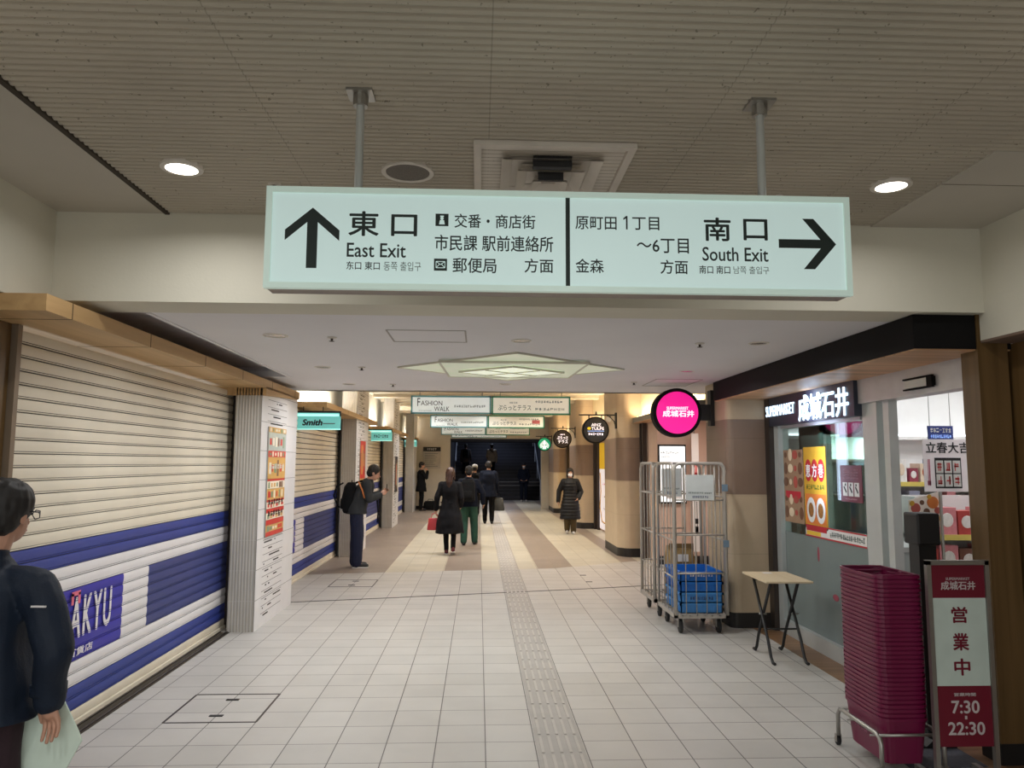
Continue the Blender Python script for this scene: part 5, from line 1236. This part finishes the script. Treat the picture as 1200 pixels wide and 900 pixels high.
# flush floor hatches
def hatch(x0, x1, y0, y1, label, edge=True):
    t = thing('floor_hatch', label, 'floor hatch', ((x0 + x1) / 2, (y0 + y1) / 2, 0))
    if edge:
        mb = MB(); e = .007
        for q in ((x0, x1, y0 - e, y0 + e), (x0, x1, y1 - e, y1 + e), (x0 - e, x0 + e, y0, y1), (x1 - e, x1 + e, y0, y1)): mb.box(*q, -.002, .0025)
        mb.build('edge_frame', M_DALU, t, True)
    for (hx, hy) in ((x0 + .30, y0 + .13), (x0 + .30, y1 - .13)):
        mb = MB(); mb.box(hx - .045, hx + .045, hy - .016, hy + .016, -.002, .004); mb.build('handle_slot', M_BLACK, t, True)
hatch(-2.045, -1.445, 5.224, 5.828, 'flush tiled floor hatch with two dark handle slots near the shutter')
hatch(-2.045, -1.445, 10.66, 11.27, 'flush floor hatch in front of the man with the backpack')
hatch(1.30, 1.95, 10.9, 11.8, 'flush floor hatch near the roll cages', False)

# ================================================================== PEOPLE
def remeshed(mb, name, m, voxel, smooth=4, sfac=.5, disp=None):
    me = bpy.data.meshes.new('tmp'); bmesh.ops.recalc_face_normals(mb.bm, faces=list(mb.bm.faces)); mb.bm.to_mesh(me); mb.bm.free()
    o = bpy.data.objects.new('tmp', me); C.objects.link(o)
    r = o.modifiers.new('r', 'REMESH'); r.mode = 'VOXEL'; r.voxel_size = voxel; r.use_smooth_shade = True
    if smooth: s = o.modifiers.new('s', 'SMOOTH'); s.factor = sfac; s.iterations = smooth
    dg = bpy.context.evaluated_depsgraph_get(); out = bpy.data.meshes.new_from_object(o.evaluated_get(dg)); out.name = name
    bpy.data.objects.remove(o); bpy.data.meshes.remove(me)
    if disp:
        nn = [v.normal.copy() for v in out.vertices]
        for v, n_ in zip(out.vertices, nn): v.co += n_ * disp(v.co)
    out.materials.clear(); out.materials.append(m)
    for p in out.polygons: p.use_smooth = True
    return out
def V(*a): return Vector(a)
BASE = dict(hipL=V(-.09, 0, .90), hipR=V(.09, 0, .90), kneeL=V(-.095, .015, .49), kneeR=V(.095, .015, .49), ankL=V(-.095, -.01, .085), ankR=V(.095, -.01, .085),
            toeL=V(-.105, .15, .035), toeR=V(.105, .15, .035), shL=V(-.165, 0, 1.345), shR=V(.165, 0, 1.345), elL=V(-.215, -.02, 1.09), elR=V(.215, -.02, 1.09),
            wrL=V(-.225, .03, .86), wrR=V(.225, .03, .86), haL=V(-.222, .055, .78), haR=V(.222, .055, .78), neck=V(0, -.01, 1.42), head=V(0, .015, 1.565), pel=V(0, 0, .90))
def wrinkle(amp, sc, st=(1, 1, 1)):
    return lambda p: amp * noise.noise(Vector((p.x * sc * st[0], p.y * sc * st[1], p.z * sc * st[2])))
def fingers(mb, wr, ha, side, pose, s):
    d = (ha - wr).normalized(); side_v = Vector((side, 0, 0)); side_v = (side_v - d * side_v.dot(d)).normalized(); fw = d.cross(side_v) * (1 if side < 0 else -1)
    # hand hangs with the thumb forward: knuckle line runs front to back
    ax_ = Vector((0, 1, 0)) if not pose else Vector((-side, .25, 0)); ax_ = (ax_ - d * ax_.dot(d)).normalized(); inn = Vector((-side, 0, 0)) if not pose else Vector((0, -1, 0))
    mb.cap(wr, .024 * s, wr + d * .05 * s, .030 * s)
    for k, ln in enumerate((.070, .078, .072, .056)):
        b = wr + d * .085 * s + ax_ * (.032 - .0215 * k) * s
        mb.cap(wr + d * .03 * s + ax_ * (.018 - .012 * k) * s, .013 * s, b, .0105 * s, 8)
        m1 = b + (d + ax_ * (.12 - .08 * k)) * ln * .5 * s + inn * .010 * s; mb.cap(b, .0092 * s, m1, .0084 * s, 8); mb.cap(m1, .0084 * s, m1 + (d * .75 + inn * .6).normalized() * ln * .5 * s, .0075 * s, 8)
    tb = wr + d * .03 * s + ax_ * .024 * s; t1 = tb + (d * .7 + ax_ * .7).normalized() * .038 * s; mb.cap(tb, .013 * s, t1, .010 * s, 8); mb.cap(t1, .010 * s, t1 + d * .032 * s, .008 * s, 8)
def human(label, loc, rz, H, pose, fit, voxel=.011, female=False):
    s = H / 1.70; J = {k: v.copy() for k, v in BASE.items()}
    for k, v in pose.items():
        if k in J: J[k] = Vector(v)
    J = {k: v * s for k, v in J.items()}
    t = thing('person', label, 'person', loc, rz)
    sw = .90 if female else 1.0
    pel, neck = J['pel'], J['neck']; d = neck - pel
    def tor(f, rx, ry, off=0): p = pel + d * f; return (p.x, p.y + off * s, p.z, rx * s * sw, ry * s)
    def seg(mb, a, ra, b, rb, n=12): mb.cap(J[a], ra * s, J[b], rb * s, n)
    hd = J['head']; tilt = Matrix.Rotation(pose.get('yaw', 0), 3, 'Z') @ Matrix.Rotation(pose.get('nod', 0), 3, 'X')
    Hd = lambda x, y, z: hd + tilt @ (Vector((x, y, z)) * s)
    # one continuous body
    mb = MB(); mb.loft([tor(-.10, .12, .09), tor(0, .165, .115), tor(.12, .158, .11), tor(.34, .135, .098), tor(.60, .155, .112), tor(.85, .165, .10), tor(.95, .11, .075), tor(1.0, .06, .055)], 18)
    for S in 'LR':
        seg(mb, 'hip' + S, .082, 'knee' + S, .056); seg(mb, 'knee' + S, .056, 'ank' + S, .036); mb.cap(J['ank' + S] - V(0, .02, .03) * s, .036 * s, J['toe' + S], .028 * s)
        seg(mb, 'sh' + S, .052, 'el' + S, .039); seg(mb, 'el' + S, .039, 'wr' + S, .026); fingers(mb, J['wr' + S], J['ha' + S], -1 if S == 'L' else 1, pose.get('palm_back') and S == 'R', s)
    mb.cap(neck - V(0, 0, .03) * s, .056 * s, Hd(0, -.015, -.07), .050 * s)
    mb.ell(Hd(0, -.008, .025), (.074 * s, .092 * s, .095 * s), tilt, 16); mb.ell(Hd(0, .022, -.045), (.056 * s, .066 * s, .072 * s), tilt, 14)
    mb.cap(Hd(0, .093, .0), .008 * s, Hd(0, .104, -.03), .013 * s, 8)
    for S in (-1, 1): mb.ell(Hd(S * .077, -.01, -.01), (.010 * s, .020 * s, .032 * s), tilt, 10)
    link('body', remeshed(mb, 'body', M_SKIN, fit.get('bvox', voxel * .72), 2), t)
    # face details
    if fit.get('face', True):
        for S in (-1, 1):
            mb = MB(); mb.ell(Hd(S * .031, .083, .005), (.013 * s, .006 * s, .006 * s), tilt, 8); mb.build('eye', M_BKINK, t)
            mb = MB(); mb.cap(Hd(S * .018, .089, .026), .0035 * s, Hd(S * .045, .080, .027), .003 * s, 6); mb.build('eyebrow', M_HAIR, t)
        if not fit.get('mask'):
            mb = MB(); mb.cap(Hd(-.02, .084, -.062), .005 * s, Hd(.02, .084, -.062), .005 * s, 6); mb.build('mouth', mat('lips', (160, 84, 78), .5), t)
    if fit.get('mask'):
        mb = MB(); mb.ell(Hd(0, .045, -.045), (.060 * s, .062 * s, .052 * s), tilt, 14); link('face_mask', remeshed(mb, 'face_mask', M_MASK, voxel * .7, 1), t)
    # trousers or leggings
    g = fit.get('leg_r', .022); mb = MB(); mb.loft([tor(-.13, .10, .08), tor(-.05, .165, .12), tor(.06, .175, .125), tor(.14, .165, .118)], 18)
    for S in 'LR':
        seg(mb, 'hip' + S, .085 + g * .6, 'knee' + S, .056 + g); seg(mb, 'knee' + S, .056 + g, 'ank' + S, .040 + g * fit.get('cuff', .9))
    link('trousers', remeshed(mb, 'trousers', fit['legs'], voxel, 3, .5, wrinkle(.006, 14, (1, 1, .5))), t)
    for S in 'LR':
        a = J['ank' + S]; to = J['toe' + S]; dv = (to - a); dv.z = 0; dv.normalize()
        mb = MB(); heel = Vector((a.x, a.y, min(a.z - .05 * s, to.z + .12))) - dv * .03 * s; heel.z = max(heel.z, .035 * s)
        mb.cap(heel, .040 * s, a + dv * .05 * s - V(0, 0, .045) * s, .038 * s); mb.cap(a + dv * .04 * s - V(0, 0, .045) * s, .038 * s, to, .034 * s); mb.cap(a, .042 * s, heel, .04 * s)
        sh_ = link('shoe', remeshed(mb, 'shoe', fit['shoe'], voxel * .8, 2), t)
        if fit.get('sole'):
            mb = MB(); mb.bar(heel - V(0, 0, .026) * s - dv * .03 * s, to - V(0, 0, .026) * s + dv * .025 * s, .078 * s, .022 * s); mb.build('sole', fit['sole'], sh_)
    # jacket / coat
    k = fit.get('bulk', .03); hem = fit.get('hem', .80) * s; flare = fit.get('flare', 0.0)
    mb = MB(); q = fit.get('quilt', 0)
    rings = []
    zs = [hem]; top = neck.z
    prof = [(-.60, .205, .165), (-.30, .20, .155), (-.05, .178, .128), (.12, .168, .122), (.34, .150, .112), (.60, .158, .122), (.80, .142, .108), (.90, .105, .085), (1.0, .070, .066)]
    def rad(f):
        for (f0, a0, b0), (f1, a1, b1) in zip(prof, prof[1:]):
            if f <= f1:
                u = max(0, min(1, (f - f0) / (f1 - f0))); return a0 + (a1 - a0) * u, b0 + (b1 - b0) * u
        return prof[-1][1:]
    f0 = (hem - pel.z) / d.z; n = 34
    for i in range(n + 1):
        f = f0 + (1.0 - f0) * i / n; rx, ry = rad(f); p = pel + d * f if f > 0 else pel + Vector((0, 0, d.z * f))
        fl = flare * max(0, .15 - f); kk = k * (1 if f < .9 else .6)
        rip = q * math.sin(2 * PI * p.z / .075) if q else 0
        rings.append((p.x, p.y, p.z, (rx * sw + kk + fl + rip) * s, (ry + kk + fl + rip) * s))
    mb.loft(rings, 24, 2.3)
    for S in 'LR':
        seg(mb, 'sh' + S, .050 + k * .8, 'el' + S, .043 + k * .7); seg(mb, 'el' + S, .043 + k * .7, 'wr' + S, .032 + k * .6)
        mb.cap(J['sh' + S], (.050 + k * .75) * s, neck - V(0, 0, .065) * s, (.05 + k * .3) * s)
    if fit.get('collar'): mb.loft([(neck.x, neck.y, neck.z - .03 * s, .088 * s, .085 * s), (neck.x, neck.y + .005, neck.z + fit['collar'] * s, .076 * s, .078 * s)], 18)
    link(fit.get('top_name', 'jacket'), remeshed(mb, 'jacket', fit['top'], voxel, 2 if q else 3, .5, wrinkle(fit.get('wr', .012), 9, (1, 1, .8))), t)
    # hair
    mb = MB(); hr = fit.get('hair_r', 1.0)
    mb.ell(Hd(0, -.022, .042), (.086 * s * hr, .094 * s * hr, .090 * s * hr), tilt, 16); mb.ell(Hd(0, -.05, -.01), (.078 * s * hr, .066 * s * hr, .075 * s * hr), tilt, 14)
    if fit.get('fringe'): mb.ell(Hd(0, .05, .068), (.066 * s, .045 * s, .035 * s), tilt, 12)
    for S in (-1, 1):
        if fit.get('long'): mb.cap(Hd(S * .072, -.01, .02), .024 * s, Hd(S * .070, -.02, -.03 - fit['long'] * .4), .026 * s)
    if fit.get('long'):
        L_ = fit['long']; mb.cap(Hd(0, -.075, .02), .06 * s, Hd(-.02, -.10, -.06 - L_ * .5), .062 * s); mb.cap(Hd(-.02, -.10, -.06 - L_ * .5), .066 * s, Hd(-.03, -.115, -.10 - L_), .04 * s)
    link('hair', remeshed(mb, 'hair', fit.get('hair', M_HAIR), voxel * .8, 2, .5, wrinkle(.005, 45, (1, 1, .3))), t)
    return t, J, s, Hd

def cloth(n, c, **k): return mat(n, c, k.pop('rough', .85), var=.14, scale=9, bump=.15, bscale=120, **k)
M_BLKC = cloth('black_cloth', (13, 13, 16), spec=.2); M_CHAR = cloth('charcoal_wool', (19, 19, 23), spec=.2); M_NAVY = cloth('navy_cloth', (13, 19, 34), spec=.2); M_NAVYJ = cloth('navy_windbreaker', (13, 27, 45), rough=.65, spec=.35)
M_GREEN = cloth('bottle_green_cloth', (30, 70, 56)); M_JEAN = cloth('dark_indigo_denim', (22, 28, 56)); M_GREYJ = cloth('dark_grey_jacket', (44, 47, 50)); M_BEIGE = cloth('beige_cloth', (158, 142, 122))
M_OLIVE = cloth('olive_brown_cloth', (82, 68, 40)); M_PUFF = mat('black_puffer', (9, 9, 12), .6, var=.1, spec=.35); M_WINE = cloth('wine_shoe', (84, 32, 38)); M_WSHOE = mat('white_shoe', (214, 208, 202), .6); M_SOLE = mat('white_sole', (210, 208, 204), .6)
M_BSHOE = mat('black_shoe', (22, 21, 22), .5); M_BAGB = cloth('black_bag_cloth', (11, 12, 14), spec=.25); M_REDBAG = mat('coral_red_leather', (196, 62, 70), .5, var=.06)

def backpack(t, c, w_, dp, h_, m, strap=None, J=None, s=1, voxel=.012):
    mb = MB(); x, y, z = c
    mb.loft([(x, y, z - h_ / 2, w_ * .42, dp * .40), (x, y, z - h_ * .42, w_ * .5, dp * .5), (x, y - .005, z, w_ * .5, dp * .55), (x, y + .01, z + h_ * .36, w_ * .46, dp * .46), (x, y + .025, z + h_ * .5, w_ * .34, dp * .28)], 20, 3.2)
    b = link('backpack', remeshed(mb, 'backpack', m, voxel, 2), t)
    mb = MB(); mb.loft([(x, y - dp * .42, z - h_ * .36, w_ * .34, dp * .18), (x, y - dp * .46, z - h_ * .30, w_ * .38, dp * .22), (x, y - dp * .46, z - h_ * .05, w_ * .38, dp * .2), (x, y - dp * .42, z, w_ * .30, dp * .14)], 16, 3); mb.build('front_pocket', m, b)
    mb = MB(); mb.tube([(x - .03, y + .03, z + h_ * .48), (x - .02, y + .03, z + h_ * .56), (x + .02, y + .03, z + h_ * .56), (x + .03, y + .03, z + h_ * .48)], .007, 6); mb.build('top_loop', m, b)
    return b

# woman in dark coat with red bag, walking away
t, J, s, Hd = human('woman with long brown hair in dark coat walking away with red bag', (-.53, 14.35, 0), 0.05, 1.62,
    dict(kneeL=(-.075, .06, .49), ankL=(-.06, .03, .085), toeL=(-.065, .19, .035), kneeR=(.08, .02, .50), ankR=(.065, -.20, .15), toeR=(.07, -.10, .045), elL=(-.25, -.03, 1.10), wrL=(-.27, .02, .87), haL=(-.275, .04, .79), elR=(.22, -.05, 1.10), wrR=(.21, .07, .93), haR=(.20, .13, .88)),
    dict(legs=M_BLKC, leg_r=.006, cuff=1, shoe=M_WINE, sole=M_SOLE, top=M_CHAR, top_name='coat', hem=.41, flare=.075, bulk=.022, long=.20, hair=M_BHAIR, collar=.03), female=True)
mb = MB(); mb.tube([(J['pel'].x - .17, -.01, 1.0 * s), (0, -.165, 1.0 * s), (.17, -.01, 1.0 * s), (0, .16, 1.0 * s)], .01, 6, closed=True); mb.build('coat_belt', M_CHAR, t)
tb = thing('handbag', 'coral red tote bag in the hand of the long-haired woman', 'bag', (-.53 - .285, 14.35 + .04, .44), .05)
mb = MB(); mb.loft([(0, 0, 0, .135, .055), (0, 0, .01, .14, .06), (0, 0, .20, .115, .05), (0, 0, .22, .11, .045)], 20, 4); mb.build('body', M_REDBAG, tb)
for y_ in (-.03, .03):
    mb = MB(); mb.tube([(-.07, y_, .20), (-.05, y_, .29), (0, y_ * .5, .315), (.05, y_, .29), (.07, y_, .20)], .006, 6); mb.build('handle', M_REDBAG, tb)
# man with green trousers and black backpack
t, J, s, Hd = human('man in navy jacket and bottle green trousers with black backpack walking away', (-.20, 15.9, 0), -.08, 1.64,
    dict(kneeL=(-.10, .05, .49), ankL=(-.10, -.02, .085), toeL=(-.12, .13, .035), kneeR=(.11, .10, .50), ankR=(.12, .17, .085), toeR=(.15, .32, .04), elR=(.29, .0, 1.12), wrR=(.31, .08, .90), haR=(.315, .12, .82), elL=(-.25, -.03, 1.10), wrL=(-.26, .0, .87), haL=(-.26, .02, .79)),
    dict(legs=M_GREEN, leg_r=.032, cuff=1.0, shoe=M_BSHOE, top=M_NAVY, hem=.82, bulk=.032, collar=.03))
backpack(t, (0, -.205, 1.17 * s), .30, .17, .46, M_BAGB)
# man in navy coat with grey bag
t, J, s, Hd = human('tall man in plain navy coat walking towards the stairs with a grey bag', (.28, 21.4, 0), .02, 1.76,
    dict(kneeL=(-.09, .08, .49), ankL=(-.09, .10, .085), toeL=(-.1, .25, .035), kneeR=(.09, .0, .49), ankR=(.09, -.12, .10), toeR=(.1, .02, .035)),
    dict(legs=M_BLKC, shoe=M_BSHOE, top=M_NAVY, top_name='coat', hem=.72, bulk=.04, collar=.03))
tb = thing('shoulder_bag', 'grey holdall hanging beside the man in the navy coat', 'bag', (.55, 21.45, .36), 0)
mb = MB(); mb.loft([(0, 0, 0, .17, .08), (0, 0, .03, .185, .09), (0, 0, .30, .15, .075), (0, 0, .36, .12, .05)], 20, 3); mb.build('body', cloth('grey_bag_cloth', (74, 76, 76)), tb)
mb = MB(); mb.tube([(-.1, 0, .34), (-.06, 0, .46), (0, 0, .49), (.06, 0, .46), (.1, 0, .34)], .009, 6); mb.build('handle', M_BAGB, tb)
# person with pale grey cap ahead
t, J, s, Hd = human('person in dark clothes with a pale grey cap ahead of the backpack man', (-.12, 24.6, 0), 0, 1.64,
    dict(), dict(legs=M_BLKC, shoe=M_BSHOE, top=M_BLKC, hem=.75, bulk=.04))
mb = MB(); mb.ell(Hd(0, -.01, .07), (.098, .11, .075)); mb.cap(Hd(-.05, .10, .05), .02, Hd(.05, .10, .05), .02); link('cap', remeshed(mb, 'cap', mat('pale_grey_felt', (178, 176, 172), .8), .01, 2), t)
# two people climbing the stairs
def step_y(k): return 34.7 + .30 * k + .12
t, J, s, Hd = human('person in beige jacket climbing the dark stairs', (.62, step_y(5), .96), 0, 1.64,
    dict(kneeR=(.09, .16, .62), ankR=(.09, .20, .26), toeR=(.1, .34, .21), wrL=(-.2, .1, .95), haL=(-.19, .14, .88)),
    dict(legs=M_BLKC, shoe=M_BSHOE, top=M_BEIGE, hem=.80, bulk=.045))
mb = MB(); mb.tube([(-.12, .10, 1.36), (0, .15, 1.25), (.18, .09, .98), (.19, -.05, .96), (.02, -.16, 1.25), (-.12, -.12, 1.38)], .014, 6, closed=True); mb.build('bag_strap', M_BAGB, t)
t, J, s, Hd = human('person in dark grey jacket climbing the stairs by the handrail', (-.62, step_y(5), .96), 0, 1.64,
    dict(kneeL=(-.09, .16, .62), ankL=(-.09, .20, .26), toeL=(-.1, .34, .21)), dict(legs=M_BLKC, shoe=M_BSHOE, top=mat('brown_black_cloth', (48, 40, 40), .85), hem=.78, bulk=.045))
backpack(t, (0, -.21, 1.17), .28, .16, .42, M_BAGB)
# masked person with white cap at the foot of the stairs
t, J, s, Hd = human('masked person in dark suit with white cap facing the corridor by the stairs', (2.0, 33.6, 0), PI - .05, 1.70,
    dict(elL=(-.23, .0, 1.10), wrL=(-.16, .12, .95), haL=(-.10, .15, .92), wrR=(.16, .12, .95), haR=(.10, .15, .92), elR=(.23, 0, 1.10)),
    dict(legs=M_NAVY, shoe=M_WSHOE, top=M_NAVY, hem=.80, bulk=.03, mask=True, fringe=True))
mb = MB(); mb.ell(Hd(0, -.005, .075), (.096, .112, .07)); mb.cap(Hd(-.05, .10, .06), .018, Hd(.05, .10, .06), .018); link('cap', remeshed(mb, 'cap', mat('dark_cap', (40, 40, 48), .8), .01, 2), t)
t['label'] = 'masked person in dark navy suit facing the corridor at the foot of the stairs'
# standing person in black on the left
t, J, s, Hd = human('person in long black jacket standing by the end wall, hand at face', (-2.03, 27.15, 0), -PI / 2 + .15, 1.72,
    dict(elR=(.20, .16, 1.14), wrR=(.10, .20, 1.36), haR=(.05, .16, 1.43), elL=(-.22, .05, 1.08), wrL=(-.18, .14, .88)),
    dict(legs=M_BLKC, shoe=M_BSHOE, top=M_BLKC, top_name='coat', hem=.66, bulk=.03, hair_r=1.05, fringe=True))
tb = thing('travel_bag', 'black bag on the floor behind the person in the long black jacket', 'bag', (-1.72, 27.5, 0), 0)
mb = MB(); mb.loft([(0, 0, .0, .24, .12), (0, 0, .03, .26, .14), (0, 0, .26, .24, .12), (0, 0, .32, .18, .07)], 20, 3.5); mb.build('body', M_BAGB, tb)
mb = MB(); mb.tube([(-.1, 0, .30), (-.07, 0, .38), (.07, 0, .38), (.1, 0, .30)], .012, 6); mb.build('handle', M_BAGB, tb)
# woman in black puffer coat walking towards us
t, J, s, Hd = human('woman in long black quilted coat and white mask walking towards the camera', (2.22, 18.4, 0), PI - .12, 1.58,
    dict(kneeL=(-.085, .03, .49), ankL=(-.08, .0, .085), toeL=(-.09, .15, .035), kneeR=(.085, -.0, .49), ankR=(.08, -.10, .10), toeR=(.085, .03, .035), elR=(.285, .0, 1.10), wrR=(.31, .03, .84), haR=(.31, .05, .76), elL=(-.28, -.04, 1.08), wrL=(-.22, .08, .92), haL=(-.17, .10, .88), yaw=.1),
    dict(legs=M_OLIVE, leg_r=.035, cuff=1.0, shoe=M_WSHOE, top=M_PUFF, top_name='coat', hem=.38, flare=.04, bulk=.042, quilt=.009, wr=.003, mask=True, fringe=True, hair_r=1.08, long=.13, collar=.02), female=True)
# man with backpack at the second pillar, facing right, head bowed over his phone
t, J, s, Hd = human('man in dark grey jacket and indigo jeans leaning over his phone by a pillar', (-1.99, 12.6, 0), -PI / 2 + .12, 1.74,
    dict(pel=(0, 0, .90), neck=(0, .17, 1.37), head=(0, .265, 1.485), nod=-.35, shL=(-.175, .15, 1.33), shR=(.175, .15, 1.33), elL=(-.20, .20, 1.08), wrL=(-.10, .38, 1.16), haL=(-.06, .44, 1.20), elR=(.20, .20, 1.08), wrR=(.10, .36, 1.14), haR=(.06, .42, 1.18),
         kneeL=(-.09, .01, .49), kneeR=(.09, .03, .49), ankR=(.09, .02, .085), toeR=(.10, .18, .035)),
    dict(legs=M_JEAN, leg_r=.045, cuff=1.0, shoe=M_BSHOE, sole=M_SOLE, top=M_GREYJ, hem=.84, bulk=.035, collar=.02, hair_r=1.07))
b = backpack(t, (0, -.115, 1.12), .30, .22, .50, M_BAGB)
mb = MB(); mb.tube([(-.10, -.02, 1.36), (-.12, .10, 1.40), (-.12, .24, 1.30), (-.13, .22, 1.12), (-.13, .02, .98)], .016, 8); mb.tube([(.10, -.02, 1.36), (.12, .10, 1.40), (.12, .24, 1.30), (.13, .22, 1.12), (.13, .02, .98)], .016, 8); mb.tube([(0, -.22, 1.36), (0, -.33, 1.30), (0, -.37, 1.15), (0, -.30, .98), (0, -.20, .94)], .012, 8); mb.build('strap', M_BAGB, t)
mb = MB(); mb.tube([(.21, .03, 1.38), (.22, .09, 1.25), (.225, .13, 1.12)], .012, 8); mb.build('orange_stripe', mat('orange_trim', (220, 130, 70), .6), t)
mb = MB(); mb.tube([(.10, .33, 1.08), (.10, .35, .90), (.10, .34, .72)], .012, 8); mb.build('hanging_strap', M_BAGB, t)
tb = thing('smartphone', 'dark phone held by the man leaning at the second pillar', 'phone', (-1.99 + .48, 12.6 + .05, 1.20), -PI / 2 + .12)
mb = MB(); mb.box(-.036, .036, -.006, .006, 0, .14); mb.build('body', M_BLACK, tb); mb = MB(); mb.box(-.032, .032, -.007, -.006, .006, .134); mb.build('screen', mat('phone_glass', (40, 44, 52), .1), tb)

# foreground man at the left edge of the picture, seen from behind
FX, FY = -1.84, 2.95
t, J, s, Hd = human('man with short black hair in navy windbreaker seen from behind by the shutter', (FX, FY, 0), -.10, 1.615,
    dict(head=(.035, .07, 1.575), neck=(.0, .02, 1.405), yaw=-.08, nod=-.12, palm_back=True, shL=(-.19, 0, 1.33), shR=(.225, .01, 1.29), elR=(.335, -.03, 1.07), wrR=(.285, .02, .875), haR=(.30, .03, .79), elL=(-.27, -.02, 1.07), wrL=(-.26, .08, .86)),
    dict(legs=cloth('dark_wine_trousers', (44, 26, 34)), leg_r=.03, shoe=M_BSHOE, top=M_NAVYJ, hem=.80, bulk=.036, collar=.035, wr=.016, face=True, hair_r=1.15, bvox=.0042), voxel=.007)
mb = MB(); mb.tube([J['wrR'] + V(-.0, 0, .055), J['wrR'] + V(0, 0, .02)], .062, 16); mb.build('cuff', M_NAVYJ, t)
mb = MB(); mb.box(.245, .30, -.072, -.066, 1.175, 1.181); mb.build('white_piping', M_SWHITE, t)
for S in (-1, 1):
    mb = MB(); mb.tube([Hd(S * .082, .0, .012), Hd(S * .076, .07, .012), Hd(S * .06, .098, .008)], .003, 6); mb.tube([Hd(S * .012, .112, .006), Hd(S * .03, .112, .022), Hd(S * .058, .10, .018), Hd(S * .06, .10, -.010), Hd(S * .03, .112, -.016)], .0022, 6, closed=True); mb.build('glasses', M_BLACK, t)
tb = thing('document_folder', 'pale green paper folder hanging from the hand of the man in the navy windbreaker', 'folder', (FX + .18, FY + .05, .5), 0)
mb = MB(); mb.prism([(FX + .125, .50), (FX + .27, .46), (FX + .375, .665), (FX + .36, .70), (FX + .275, .86), (FX + .15, .72)], 'Y', FY + .045, FY + .052); mb.build('cover', mat('pale_green_card', (210, 226, 212), .5), tb, True)
mb = MB(); mb.prism([(FX + .135, .505), (FX + .27, .47), (FX + .365, .67), (FX + .27, .85), (FX + .155, .72)], 'Y', FY + .0525, FY + .058); mb.build('paper', mat('cream_paper', (222, 218, 204), .7), tb, True)
